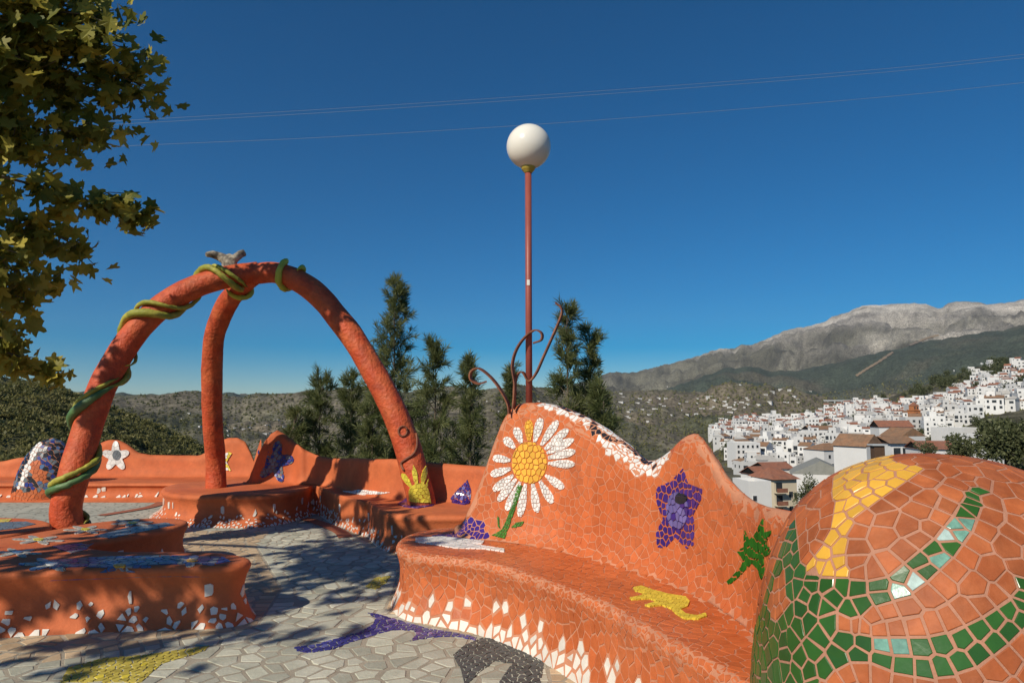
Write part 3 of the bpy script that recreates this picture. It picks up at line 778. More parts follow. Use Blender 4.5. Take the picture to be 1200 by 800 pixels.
# ---- bench behind on the far left: white flower hump, small hump
ZL = .30
lipL = [(-160, 567), (-60, 566), (20, 566), (70, 566), (110, 566), (150, 566), (190, 566), (230, 566), (270, 566), (310, 567), (350, 567)]
bakL = [(-150, 558), (-50, 558), (25, 558), (75, 558), (112, 558), (150, 558), (188, 558), (226, 558), (262, 558), (292, 558), (310, 558)]
F = [G(x, y, ZL) for x, y in lipL]; B = [G(x, y, ZL) for x, y in bakL]
topL = [(-200, 540), (-20, 540), (0, 541), (25, 536), (60, 536), (95, 537), (105, 528), (116, 519), (128, 515), (140, 516), (150, 521), (163, 530), (178, 533), (236, 534), (246, 527), (256, 517), (268, 513), (280, 513), (290, 518), (296, 530), (302, 545)]
Fs = crom([tuple(p) for p in F], 6); Bs = crom([tuple(p) for p in B], 6)
hs = [max(ZL + .02, zat(interp(proj((b_[0], b_[1], .8))[0], topL), b_[1] + .05)) for b_ in Bs]
V, Fc = bench_surface(Fs, Bs, [ZL] * len(hs), hs, [.25] * len(hs), step=3, nseg=10, flare=.3)
S_left = Surf(V, Fc)
left_bench = thing('plaster_bench', 'orange bench against the hillside with a white flower on its hump', 'bench', (-8, 13, 0))
mesh_obj('body', V, Fc, 'plaster', left_bench, smooth=True)
pebbles(S_left, left_bench, .17, .055, 40000, 150, st=1.2)
fl = motif(S_left, [[(136 + 12.5 * math.cos(a) * (1 + .33 * math.cos(5 * a + 1.57)), 535 + 13.5 * math.sin(a) * (1 + .33 * math.cos(5 * a + 1.57))) for a in np.linspace(0, 6.283, 60)[:-1]]], .09, .004, .02, left_bench, 'white_flower', 'tile_white', label='five petalled white flower with grey heart')
motif(S_left, [[(137.5 + 5 * math.cos(a), 533 + 6 * math.sin(a)) for a in np.linspace(0, 6.283, 16)[:-1]]], .06, .004, .028, fl, 'flower_heart', 'tile_grey')
motif(S_left, [[(260, 534), (268, 529), (272, 531), (266, 541), (271, 552), (262, 550)]], .06, .006, .02, left_bench, 'small_flower', 'tile_white', 'tile_lemon', .4)

# ---- dark mosaic hump beyond the arch leg
hump = thing('mosaic_hump', 'dark hump of black, white and mirror mosaic beside the hill', 'sculpture', (*G(48, 580)[:2], 0))
hc = G(46, 585); hv = []
for i in range(15):
    q = i / 14; zz = (zat(513, hc.y) + .0) * q
    s_ = (1 - q ** 2.6) ** .5
    for j in range(28):
        a = 2 * math.pi * j / 28; lx = .48 * s_ * math.cos(a) + .16 * q; ly = .32 * s_ * math.sin(a)
        hv.append(Vector((hc.x + lx, hc.y + ly, zz)))
hf = [(i * 28 + j, i * 28 + (j + 1) % 28, (i + 1) * 28 + (j + 1) % 28, (i + 1) * 28 + j) for i in range(14) for j in range(28)]
S_hump = Surf(hv, hf)
mesh_obj('body', hv, hf, 'grout', hump, smooth=True)
def cls_hump(p, nn):
    x, y = proj(p)
    if nn.dot(CAM - p) < 0: return None
    if dist_line((x, y), [(22, 572), (33, 545), (46, 522)]) < 3.2: return ('tile_white', 0)
    if dist_line((x, y), [(50, 560), (44, 552), (41, 545)]) < 6 or y > 575: return ('tile_orange', 0)
    return (random.choice(['tile_blue', 'tile_grey', 'tile_black', 'tile_sky', 'tile_black', 'tile_grey', 'tile_black']), 0)
lay(cells(S_hump, dart(S_hump, lambda p, nn: .055, 9000), .065, .01, .008, .004, 0, cls_hump), 'tile', hump, 300)

# ---- the flat-topped horseshoe bench in front, and the low one behind it
def flat_bench(name, label, pts, zs, loc, flare=.05):
    P = [G(x, y, zs) for x, y in pts]; S = crom([tuple(p[:2]) for p in P] + [tuple(P[0][:2])], 7)[:-1]
    n = len(S); ar = parea([tuple(s) for s in S])
    if ar < 0: S = S[::-1]
    nrm = []
    for i in range(n):
        d = S[(i + 1) % n] - S[i - 1]; l = np.linalg.norm(d); nrm.append(np.array([d[1], -d[0]]) / max(l, 1e-6))
    V = []
    prof = [(flare, 0), (flare * .3, zs * .1), (-.01, zs * .25), (-.04, zs * .45), (-.045, zs * .6), (-.03, zs * .76), (-.005, zs - .055), (0, zs - .035), (-.012, zs - .012), (-.035, zs - .002), (-.06, zs)]
    for o, z in prof:
        for s, q in zip(S, nrm):
            V.append(Vector((s[0] + q[0] * o, s[1] + q[1] * o, z)))
    k = len(prof)
    Fc = [(i * n + j, i * n + (j + 1) % n, (i + 1) * n + (j + 1) % n, (i + 1) * n + j) for i in range(k - 1) for j in range(n)]
    top = [(k - 1) * n + j for j in range(n)]
    for t in tessellate_polygon([[Vector((V[i].x, V[i].y, 0)) for i in top]]):
        a, b_, c = (top[i] for i in t)
        Fc.append((a, b_, c) if (V[b_] - V[a]).cross(V[c] - V[a]).z > 0 else (a, c, b_))
    for v in V:
        q = noise.noise_vector(v * 1.7) * .014; v.x += q.x; v.y += q.y
    sf = Surf(V, Fc); th = thing(name, label, 'bench', loc)
    o = mesh_obj('body', V, Fc, 'plaster', th)
    me = o.data; me.polygons.foreach_set('use_smooth', [len(p.vertices) == 4 for p in me.polygons])
    return th, sf
horse, S_horse = flat_bench('plaster_bench', 'low horseshoe shaped orange bench with blue flowers on its flat top', [(-150, 690), (-60, 676), (0, 671), (60, 668), (130, 666), (200, 664), (255, 663), (283, 660), (294, 655), (284, 650), (250, 646), (200, 645), (150, 645), (120, 643), (103, 638), (112, 633), (160, 626), (205, 617), (221, 611), (213, 607), (185, 606), (145, 608), (100, 613), (60, 620), (0, 630), (-90, 645), (-170, 665)], .44, (-3, 6, 0))
pebbles(S_horse, horse, .24, .055, 18000, 260, st=1.2, dens=.66)
low, S_low = flat_bench('plaster_bench', 'low orange bench end behind the horseshoe bench, grey patch on top', [(-150, 645), (-60, 633), (0, 628), (35, 622), (58, 617), (60, 612), (45, 608), (15, 606), (-30, 606), (-150, 610)], .34, (-6, 7.5, 0))
z1 = lambda p: zoomed(p, 0, 480, .4)
def blossom(cx, cy, r, sq, n, ph): return [(cx + r * math.cos(a) * (.62 + .38 * math.cos(n * a + ph)), cy + r * sq * math.sin(a) * (.62 + .38 * math.cos(n * a + ph))) for a in np.linspace(0, 6.283, 66)[:-1]]
for cx, cy, r, sq, m_, hm in ((45, 633, 32, .17, 'tile_muted', 'tile_lemon'), (100, 621, 26, .2, 'tile_muted', 'tile_lemon'), (155, 613, 26, .18, 'tile_muted', 'tile_lemon'), (140, 664, 38, .2, 'tile_sky', 'tile_yellow'), (225, 658, 34, .2, 'tile_sky', 'tile_yellow'), (60, 662, 40, .2, 'tile_sky', 'tile_white'), (20, 648, 30, .18, 'tile_muted', 'tile_sky')):
    f_ = motif(S_horse, [blossom(cx, cy, r, sq, 6, random.random() * 6)], .06, .006, .008, horse, 'flower', m_, 'tile_muted', .3)
    if f_: motif(S_horse, [[(cx + r * .2 * math.cos(a), cy + r * sq * .22 * math.sin(a)) for a in np.linspace(0, 6.283, 12)[:-1]]], .05, .004, .016, f_, 'flower_heart', hm)
for i, pl in enumerate(([(110, 628), (150, 618), (195, 612), (205, 615), (165, 623), (128, 631)], [(70, 655), (130, 651), (200, 650), (262, 652), (270, 658), (230, 665), (120, 668), (60, 668), (30, 660)], [(60, 640), (95, 636), (110, 642), (85, 648)])):
    motif(S_horse, [pl], .07, .008, .004, horse, 'tile_patch', 'tile_grey' if i == 0 else 'tile_blue', 'tile_grey', .45)
motif(S_low, [[(-20, 617), (0, 612), (30, 611), (42, 614), (20, 619), (-15, 623)]], .07, .008, .006, low, 'tile_patch', 'tile_grey')
motif(S_low, [[(-10, 609), (14, 608), (10, 611), (-10, 612)]], .07, .008, .006, low, 'yellow_tiles', 'tile_lemon')
SHADE = [(-5.4, 2.2, 4.3), (-5.0, 3.0, 4.0), (-5.4, 1.2, 4.1), (-6.0, 1.0, 4.0), (-6.6, 1.1, 4.0), (-5.0, 1.7, 4.4), (-4.4, 2.6, 4.4), (-3.5, 2.5, 4.0), (-5.2, .6, 4.0), (-5.8, .5, 4.0), (-4.5, 1.6, 4.1), (-7.6, 5.2, 4.6), (-7.0, 5.6, 4.8), (-6.4, 5.8, 5.0), (-4.9, 3.7, 4.6)]

# ------------------------------------------------------------------ arch of three legs with vines
fa = G(79, 612, .3); fa.z = 0; pA = [Vector((fa.x, fa.y + .15, -.02))]
fb = G(253, 570, ZB); fc = G(495, 590, ZB)
JY = (pA[0].y + fb.y + fc.y) / 3; J = D(297, 322, JY)
def leg_pts(foot, px, exp=1.0):
    """leg centre line: photo outline, depth running from the foot to the joint"""
    n = len(px); out = []
    for i, (x, y) in enumerate(px):
        t = (i / (n - 1)) ** exp; out.append(D(x, y, foot.y + (J.y - foot.y) * t))
    return out
legA = [pA[0], D(78, 600, pA[0].y)] + leg_pts(pA[0], [(86, 560), (100, 510), (120, 455), (147, 405), (183, 364), (228, 336), (270, 324), (297, 320)])[0:]
legB = [Vector((fb.x, fb.y, ZB - .05))] + leg_pts(fb, [(252, 540), (249, 490), (248, 440), (251, 398), (262, 364), (278, 340), (297, 322)])
legC = [Vector((fc.x, fc.y, ZB - .05))] + leg_pts(fc, [(489, 565), (477, 522), (459, 476), (436, 432), (410, 391), (381, 354), (352, 330), (325, 320), (297, 321)])
arch = thing('arch', 'red plaster three legged arch wound with green vines', 'arch', (J.x, J.y, 0))
LEGS = {}
for nm, pts, r0, r1 in (('A', legA, .172, .148), ('B', legB, .152, .135), ('C', legC, .175, .142)):
    P = crom([tuple(p) for p in pts], 8); n = len(P)
    if nm != 'B': P = P + [Vector(P[-1]) + (Vector(P[-1]) - Vector(P[-2])).normalized() * .06]
    mb = MB(); mb.tube(P, [r0 + (r1 - r0) * i / len(P) for i in range(len(P))], 28)
    for v in mb.v:
        q = noise.noise_vector(v * 2.4) * .014 + noise.noise_vector(v * 9) * .004; v += q
    mb.build('leg', 'arch_red', arch, smooth=True, tint=False)
    LEGS[nm] = ([Vector(p) for p in P], r0, r1, Surf(mb.v, mb.f))
def wind(leg, t0, t1, turns, ph, rad, off, m, name='vine', n=90, taper=(1, 1), flat=.75):
    P, r0, r1, sf = LEGS[leg]; out = []; rr = []
    for i in range(n + 1):
        q = i / n; s = (t0 + (t1 - t0) * q) * (len(P) - 1); k = min(int(s), len(P) - 2); c = P[k].lerp(P[k + 1], s - k)
        d = (P[k + 1] - P[k]).normalized(); u = d.cross(Vector((0, 1, 0))); u.normalize(); w = d.cross(u)
        a = ph + 2 * math.pi * turns * q + .25 * math.sin(q * 17); r = r0 + (r1 - r0) * s / len(P) + rad * flat + off
        out.append(c + (u * math.cos(a) + w * math.sin(a)) * r)
        e = min(1, q * 9 + .15, (1 - q) * 9 + .15); rr.append(rad * (taper[0] + (taper[1] - taper[0]) * q) * e * (1 + .12 * math.sin(q * 40)))
    mb = MB(); mb.tube(out, rr, 9); 
    for v in mb.v: v += noise.noise_vector(v * 14) * .008
    return mb.build(name, m, arch, smooth=True, tint=False)
wind('A', .03, .45, 2.05, 2.7, .046, 0, 'vine_deep', n=140, taper=(.7, 1.25))
wind('A', .06, .47, 2.0, 3.0, .034, .010, 'vine_green', n=140)
wind('A', .44, .985, 2.5, 2.35, .046, 0, 'vine_green', n=160, taper=(1.25, .8))
wind('A', .50, .94, 2.1, 2.75, .028, .012, 'vine_green', n=140)
wind('B', .86, .93, 1.25, 1.2, .036, 0, 'vine_lime')
wind('C', .78, .86, 1.25, 2.2, .042, 0, 'vine_lime')
# stone creature on top of the joint
cr = thing('finial', 'mottled grey forked stone creature on top of the arch', 'sculpture', (*D(268, 314, J.y - .1)[:2], D(268, 316, J.y - .1).z))
mb = MB(); fy = J.y - .1
mb.tube([D(270, 320, fy), D(269, 310, fy), D(268, 304, fy), D(272, 299, fy)], [.10, .10, .085, .05], 12)
mb.tube([D(268, 306, fy), D(257, 300, fy), D(248, 297, fy - .05), D(241, 298, fy - .1)], [.075, .06, .05, .035], 10)
mb.tube([D(268, 307, fy), D(276, 302, fy), D(282, 297, fy + .05), D(287, 296, fy + .08)], [.08, .065, .05, .045], 10)
for v in mb.v: v += noise.noise_vector(v * 9) * .02
o = mb.build('body', 'mottled_stone', cr, smooth=True, tint=False)
rm = o.modifiers.new('weld', 'REMESH'); rm.mode = 'VOXEL'; rm.voxel_size = .018; rm.use_smooth_shade = True
# sunflower and cord on the near right leg
SC = LEGS['C'][3]
sun_f = motif(SC, [[(491 + 13 * math.cos(a), 583 - 17 * math.sin(a)) for a in np.linspace(0, math.pi, 14)] + [(477, 587), (505, 589)]], .045, .005, .012, arch, 'sunflower', 'tile_lemon', label='yellow mosaic half sunflower at the foot of the leg')
for a in (172, 148, 124, 100, 78, 58, 38):
    ux, uy = math.cos(R(a)), -math.sin(R(a)); l = 40 - abs(a - 90) * .16
    pl = [(491 + ux * r - uy * w, 583 + uy * r + ux * w) for r, w in ((16, 1.5), (24, 3), (32, 2.6), (l, .4))] + [(491 + ux * r + uy * w, 583 + uy * r - ux * w) for r, w in ((l, .4), (32, 2.6), (24, 3), (16, 1.5))]
    motif(SC, [pl], .05, .004, .012, sun_f, 'petal', 'tile_lemon')
cord = [(478, 478), (483, 492), (487, 508), (488, 522), (484, 532), (476, 538), (471, 543), (474, 551)]
pts = [SC.hit(x, y) for x, y in cord]; pts = [p + n_ * .012 for p, n_ in pts if p is not None]
mb = MB(); mb.tube(crom([tuple(p) for p in pts], 6), .016, 6); mb.build('cord', 'rust_iron', arch, smooth=True, tint=False)
pts = [SC.hit(472 + 5 * math.cos(a), 505 + 6 * math.sin(a)) for a in np.linspace(0, 6.283, 12)]; pts = [p + n_ * .01 for p, n_ in pts if p is not None]
mb = MB(); mb.tube(pts, .013, 6); mb.build('ring_relief', 'rust_iron', arch, smooth=True, tint=False)

# ------------------------------------------------------------------ lamp with globe, and iron ribbons on the daisy hump
hh = S_main.hit(619, 476)[0]; LY = hh.y + .10
hit = S_main.bvh.ray_cast(Vector((D(620, 470, LY).x, LY, 3)), Vector((0, 0, -1)))[0]
lx = hit.x
lamp = thing('globe_lamp', 'lamp post with white globe rising from the daisy hump', 'lamp', (lx, LY, hit.z - .05))
zt = D(618, 199, LY).z; gx = D(619.5, 172, LY)
tops = Vector((D(619, 199, LY).x, LY, zt))
mb = MB(); mb.tube([Vector((lx, LY, hit.z - .05)), Vector((lx, LY, hit.z)).lerp(tops, .4), tops], .030, 16)
pole = mb.build('pole', 'pole_paint', lamp, smooth=True, tint=False)
mb = MB(); p0 = Vector((lx, LY, hit.z)).lerp(tops, .505); mb.box((p0.x - .004, p0.y - .0305, p0.z), (.026, .004, .05)); sk = mb.build('sticker', 'tile_white', None); sk.parent = pole
mb = MB(); mb.tube([tops - Vector((0, 0, .03)), tops, tops + Vector((0, 0, .015)), tops + Vector((0, 0, .04)), tops + Vector((0, 0, .05))], [.035, .06, .066, .064, .05], 28); mb.build('collar', 'brass', lamp, smooth=False, tint=False)
gr = 26.8 / FPX * LY; bm = bmesh.new(); bmesh.ops.create_uvsphere(bm, u_segments=48, v_segments=32, radius=gr)
me = bpy.data.meshes.new('globe'); bm.to_mesh(me); bm.free(); me.materials.append(MATS['globe_glass']); me.polygons.foreach_set('use_smooth', [True] * len(me.polygons))
me.transform(Matrix.Translation((gx.x, LY, gx.z))); o = bpy.data.objects.new('globe', me); COL.objects.link(o); attach(o, lamp)
def ribbon(pts_px, y0, dy, wid=.030, th=.006, label=None):
    pts = [D(520 + x * .488, 130 + y * .4875, y0 + dy * i / len(pts_px)) for i, (x, y) in enumerate(pts_px)]
    P = [Vector(p) for p in crom([tuple(p) for p in pts], 8)]; V = []; n = len(P)
    for i in range(n):
        d = (P[min(i + 1, n - 1)] - P[max(i - 1, 0)]).normalized(); w = (Vector((.35, 1, .1)) - d * d.dot(Vector((.35, 1, .1)))).normalized(); q = d.cross(w)
        for a, b_ in ((1, 1), (1, -1), (-1, -1), (-1, 1)): V.append(P[i] + w * a * wid + q * b_ * th)
    f = [(i * 4 + j, i * 4 + (j + 1) % 4, (i + 1) * 4 + (j + 1) % 4, (i + 1) * 4 + j) for i in range(n - 1) for j in range(4)] + [(0, 3, 2, 1), tuple((n - 1) * 4 + j for j in range(4))]
    o = mesh_obj('iron_ribbon', V, f, 'rust_iron'); tag(o, label, 'ironwork', 'rusty iron ribbons round the lamp post'); return o
ribbon([(158, 728), (153, 700), (130, 660), (105, 632), (82, 618), (66, 627), (66, 645), (84, 655), (103, 650)], LY - .05, .05, label='rusty iron ribbon curling outwards from the edge of the daisy hump')
ribbon([(167, 715), (171, 660), (165, 612), (174, 575), (194, 545), (218, 527), (235, 534), (234, 550), (214, 558)], LY - .08, .04, label='rusty iron ribbon whose curl crosses in front of the lamp post')
ribbon([(170, 715), (170, 665), (177, 634), (190, 628), (205, 648), (222, 630), (240, 590), (264, 536), (283, 490), (282, 472), (268, 461)], LY + .0, -.10, label='tallest rusty iron ribbon, sweeping up past the lamp post to a hook')

# ------------------------------------------------------------------ trees and shrubs
def blade_mesh(name, P, Dr, ln, wd, m, parent, tint, kind=None, lab=None):
    """many narrow leaves: points, directions, lengths, widths (arrays)"""
    P = np.asarray(P); Dr = np.asarray(Dr); n = len(P)
    s = np.cross(Dr, np.random.normal(size=(n, 3))); s /= np.linalg.norm(s, axis=1)[:, None] + 1e-9
    ln = np.asarray(ln)[:, None]; wd = np.asarray(wd)[:, None]
    mid = P + Dr * ln * .5
    V = np.empty((n, 4, 3)); V[:, 0] = P; V[:, 1] = mid + s * wd; V[:, 2] = P + Dr * ln; V[:, 3] = mid - s * wd
    F = np.arange(n * 4).reshape(n, 4)
    return mesh_obj(name, V.reshape(-1, 3).tolist(), F.tolist(), m, parent, tint=tint, kind=kind)
def conifer(px, top_py, y, wpx, label, base_py=None, dens=1.0, lean=0.):
    top = D(px, top_py, y); gz = on_ground(top.x, y); Ht = top.z - gz; W = wpx / FPX * y / 2
    th = thing('conifer', label, 'tree', (top.x, y, gz), 'young conifers behind the terrace wall')
    base = Vector((top.x - lean, y, gz - .1)); tr = MB()
    T = [base.lerp(top, t) + Vector((math.sin(t * 5 + px) * .04, math.cos(t * 4 + px) * .04, 0)) * (1 - t) for t in np.linspace(0, 1, 9)]
    tr.tube(T, [max(.008, .055 * (1 - t) ** .8) for t in np.linspace(0, 1, 9)], 7)
    tr.build('trunk', 'bark', th, smooth=True, tint=False)
    br = MB(); P = []; Dr = []; ln = []; wd = []; ti = []
    nb = int(Ht * 15 * dens)
    for k in range(nb):
        t = .12 + .88 * (k + random.random()) / nb; q = 1 - t
        c = base.lerp(top, t); a = random.random() * 6.283; L_ = W * (q ** .7) * 1.65 * random.uniform(.4, 1.12) + .08
        el = R(random.uniform(10, 42)) + t * .45
        d = Vector((math.cos(a) * math.cos(el), math.sin(a) * math.cos(el), math.sin(el)))
        e = c + d * L_ + Vector((0, 0, .16 * L_)); br.tube([c, c.lerp(e, .5) - Vector((0, 0, .03 * L_)), e], [.014 * q + .004, .008, .003], 4)
        ct = random.uniform(.0, .65)
        for sp_ in range(max(3, int(L_ * 9))):                   # side sprays carry the needles
            s = random.uniform(.3, 1.0); p0 = c.lerp(e, s); sd_ = (d * .7 + Vector(np.random.normal(0, .6, 3)) + Vector((0, 0, .35))).normalized(); sl = random.uniform(.18, .42) * (.5 + .5 * min(1, L_))
            for j in range(8):
                p = p0 + sd_ * sl * (j + random.random()) / 8
                for _ in range(6):
                    dd = (sd_ * .9 + Vector(np.random.normal(0, .5, 3))).normalized()
                    P.append(p); Dr.append(dd); ln.append(random.uniform(.10, .22)); wd.append(.0068); ti.append(min(1, max(0, ct + random.gauss(0, .18))))
    br.build('branches', 'bark', th, kind='stuff', tint=False)
    blade_mesh('crown', P, Dr, ln, wd, 'pine_needles', th, ti, kind='stuff')
conifer(463, 336, 14.5, 92, 'tallest conifer behind the terrace wall, standing beside the curved arch leg', dens=1.2)
conifer(511, 408, 13.5, 62, 'broad conifer between the tallest conifer and the daisy hump')
conifer(551, 430, 13.0, 44, 'slim conifer just outside the sloping edge of the daisy hump')
conifer(376, 448, 14.0, 70, 'bushy low conifer above the slope of the dark flower hump')
conifer(345, 488, 13.6, 44, 'smallest conifer above the dark flower hump, low over its slope')
conifer(412, 446, 15.0, 64, 'middle conifer half hidden behind the arch leg, under the arch')
conifer(437, 470, 13.2, 56, 'short conifer low under the arch beside the leg with the sunflower')
conifer(600, 440, 14.5, 40, 'conifer mostly hidden behind the daisy hump, its top by the iron ribbons')
conifer(664, 366, 12.6, 60, 'tall conifer behind the lamp post on the daisy hump')
conifer(691, 392, 13.0, 40, 'conifer with pointed top behind the white mosaic crest')
conifer(707, 454, 12.2, 34, 'little conifer tip at the outer end of the white mosaic crest')

# plane tree: trunk outside the frame on the left, its crown overhead
def leaf_shape(seed):
    rnd = random.Random(seed); tips = [(0, 1.0), (52, .82), (100, .55), (-52, .82), (-100, .55)]
    pts = []
    for a, r in [(-138, .30), (-118, .52), (-104, .66), (-92, .50), (-78, .50), (-66, .72), (-52, .94), (-42, .72), (-27, .54), (-14, .78), (0, 1.05), (14, .78), (27, .54), (42, .72), (52, .94), (66, .72), (78, .50), (92, .50), (104, .66), (118, .52), (138, .30)]:
        rr = r * rnd.uniform(.86, 1.12); aa = R(a + rnd.uniform(-4, 4)); pts.append(Vector((math.sin(aa) * rr, .12 + math.cos(aa) * rr, 0)))
    cup = rnd.uniform(.12, .3)
    V = [Vector((0, .1, -.05))] + pts + [Vector((0, -.4, 0))]
    for v in V: v.z += cup * (v.x * v.x) * 1.3 - .18 * v.y * v.y * rnd.uniform(.5, 1)
    n = len(pts); f = [(0, i, i + 1) for i in range(1, n)] + [(0, n, n + 1), (0, n + 1, 1)]
    return V, f
LEAF = [leaf_shape(i) for i in range(6)]
leaf_mesh = []
for i, (V, f) in enumerate(LEAF):
    for k, t in enumerate((.05, .2, .4, .65, .95)):
        me = bpy.data.meshes.new('leaf'); me.from_pydata([v * .115 for v in V], [], [q[::-1] for q in f]); me.materials.append(MATS['plane_leaf'])
        a = me.attributes.new('tint', 'FLOAT', 'FACE'); a.data.foreach_set('value', np.full(len(f), t, np.float32)); leaf_mesh.append((i, t, me))
tree = thing('plane_tree', 'plane tree with yellowing lobed leaves overhanging the terrace', 'tree', (-7.5, 4.6, 0))
tv0 = Vector((-7.5, 4.6, 0))
mb = MB(); mb.tube(crom([(-7.5, 4.6, -.05), (-7.45, 4.6, 1.2), (-7.3, 4.65, 2.4), (-7.15, 4.7, 3.6), (-7.05, 4.7, 5.2), (-7.0, 4.8, 6.6)], 5), [.2 - .006 * i for i in range(26)], 14); mb.build('trunk', 'bark', tree, smooth=True, tint=False)
LSTART = [.62]
limbs = []      # (points, leaf spread, leaves per metre)
def limb(start, end, sag, spread, dens, r=.035, tw=6):
    s = Vector(start); e = Vector(end); m_ = s.lerp(e, .5) + Vector((0, 0, sag)); limbs.append(([Vector(p) for p in crom([tuple(s), tuple(m_), tuple(e)], 8)], spread, dens, r, LSTART[0]))
    for k in range(tw):                                        # twigs
        t = random.uniform(.35, 1); p = limbs[-1][0]; base = s.lerp(e, t) if False else Vector(crom([tuple(s), tuple(m_), tuple(e)], 8)[min(16, int((LSTART[0] * .9 + (1 - LSTART[0] * .9) * t) * 16))])
        d = (e - s).normalized() * .6 + Vector(np.random.normal(0, .55, 3)); q = base + d * random.uniform(.35, .8) * min(1, spread * 2.2)
        limbs.append(([base, base.lerp(q, .5) + Vector((0, 0, .05)), q], spread * .75, dens, .009, .1))
K = Vector((-7.15, 4.7, 3.6)); K2 = Vector((-7.05, 4.7, 5.2))
# in view
limb(K2, D(186, 108, 7.44), .25, 0.253, 41, tw=9)
limb(K2, D(150, 60, 6.94), .5, 0.345, 48, tw=10)
limb(K2, D(95, 20, 6.70), .5, 0.368, 48, tw=10)
limb(K2, D(60, 110, 6.94), .3, 0.368, 48, tw=9)
limb(K, D(110, 160, 7.19), .35, 0.299, 44, tw=9)
limb(K, D(20, 60, 6.45), .4, 0.368, 48, tw=9)
limb(K, D(50, 175, 7.07), .3, 0.276, 40, tw=7)
limb(K, D(168, 252, 7.32), .25, 0.172, 48, tw=7)
limb(K, D(95, 285, 7.32), .2, 0.184, 48, tw=6)
limb(K, D(30, 300, 6.82), .15, 0.196, 46, tw=6)
limb(K - Vector((0, 0, .6)), D(30, 350, 7.07), .2, 0.230, 56, tw=8)
limb(K - Vector((0, 0, .7)), D(22, 400, 7.07), .1, 0.230, 52, tw=7)
limb(K - Vector((0, 0, .8)), D(70, 433, 7.19), .15, 0.103, 35, tw=3)
# overhead and behind, out of view: their shade dapples the terrace
LSTART[0] = .45
for ex, ey, ez in SHADE:
    limb(K2 if ez > 4 else K, (ex, ey, ez), .3, .30, 24, tw=7)
mb = MB()
for pts, sp, dn, r, t0 in limbs:
    n = len(pts); mb.tube(pts, [max(.004, r * (1 - .85 * i / (n - 1))) for i in range(n)], 6)
mb.build('branches', 'twig', tree, smooth=True, kind='stuff', tint=False)
lv = []
for pts, sp, dn, r, t0 in limbs:
    tot = sum((b_ - a).length for a, b_ in zip(pts, pts[1:])); n = int(tot * dn * (.55 if len(pts) > 5 else .9))
    for _ in range(n):
        t = random.uniform(t0, 1.04); s = min(t, .999) * (len(pts) - 1); k = int(s); c = pts[k].lerp(pts[k + 1], s - k)
        p = c + Vector(np.random.normal(0, sp * .5, 3)); p.z -= .05
        nn = (Vector(np.random.normal(0, .5, 3)) + Vector((-.1, -.8, .38))).normalized(); yy = Vector(np.random.normal(0, 1, 3)) + Vector((.2, 0, -.8)); yy = (yy - nn * yy.dot(nn)).normalized(); xx = yy.cross(nn)
        M = Matrix((xx, yy, nn)).transposed().to_4x4(); M.translation = p
        q = proj(p); vis = -8 < q[0] < 260 and -8 < q[1] < 470 and p.y > .5
        lv.append((M, vis, random.choice([.05, .2, .2, .4, .4, .65, .95]) if q[1] < 240 else random.choice([.2, .4, .4, .65, .65, .95]), random.uniform(.75, 1.25), math.hypot(*p) if False else p.length))
vis = sorted([l for l in lv if l[1]], key=lambda l: l[4])
ind = set(id(l) for l in vis[:300])
for l in vis[:300]:
    c = [q for q in leaf_mesh if abs(q[1] - l[2]) < .01]; me = random.choice(c)[2]
    o = bpy.data.objects.new('leaf', me); COL.objects.link(o); o.matrix_world = Matrix.Identity(4); o.parent = tree; o.matrix_parent_inverse = Matrix.Translation(-tv0); o.matrix_basis = l[0] @ Matrix.Scale(l[3], 4)
mb = MB()
for l in lv:
    if id(l) in ind: continue
    V, f = random.choice(LEAF); M = l[0] @ Matrix.Scale(l[3] * .115, 4); mb.add([M @ v for v in V], [q[::-1] for q in f], 0, l[2])
mb.build('crown', 'plane_leaf', tree, kind='stuff')
print('plane leaves', len(lv), len(vis))

# ------------------------------------------------------------------ scrub on the slopes
def clumps(name, spots, m, kind='stuff', nl=36):
    """bushes as clumps of leaf-sized faces: spots = (x, y, z, radius, height, tint)"""
    P = []; Dr = []; ln = []; wd = []; ti = []
    for x, y, z, r, h, t in spots:
        n = nl; d = np.random.normal(size=(n, 3)); d /= np.linalg.norm(d, axis=1)[:, None]; d[:, 2] = np.abs(d[:, 2]) * 1.1 - .15
        rad = np.random.uniform(.45, 1.0, n)[:, None]
        P.append(np.array([x, y, z + h * .25]) + d * rad * np.array([r, r, h * .8])); q = d + np.random.normal(0, .6, (n, 3)); q /= np.linalg.norm(q, axis=1)[:, None]; Dr.append(q)
        ln.append(np.random.uniform(.35, .7, n) * r); wd.append(np.random.uniform(.12, .25, n) * r); ti.append(np.clip(t + np.random.normal(0, .16, n), 0, 1))
    return blade_mesh(name, np.concatenate(P), np.concatenate(Dr), np.concatenate(ln), np.concatenate(wd), m, None, np.concatenate(ti), kind=kind)
sp = []
for _ in range(5200):                                          # the near green hill on the left
    az = random.uniform(-.80, -.38); r = random.uniform(68, 215); x, y = r * math.sin(az), r * math.cos(az); z = on_ground(x, y)
    q = proj((x, y, z))
    if -30 < q[0] < 330: sp.append((x, y, z, random.uniform(.5, 1.5), random.uniform(.5, 1.3), random.choice([.1, .3, .5, .8])))
o = clumps('scrub', sp, 'scrub_leaf', nl=26); tag(o, 'low green scrub covering the near hill behind the arch', 'scrub')
sp = []
for _ in range(1500):                                          # slope just below the terrace and the spur with the olives
    az = random.uniform(-.1, .72); r = random.uniform(17, 130); x, y = r * math.sin(az), r * math.cos(az); z = on_ground(x, y)
    sp.append((x, y, z, random.uniform(.3, 1.1), random.uniform(.3, .9), random.choice([.2, .5, .8, .95])))
o = clumps('scrub', sp, 'scrub_leaf', nl=26); tag(o, 'dry scrub on the slope below the terrace, towards the town', 'scrub')
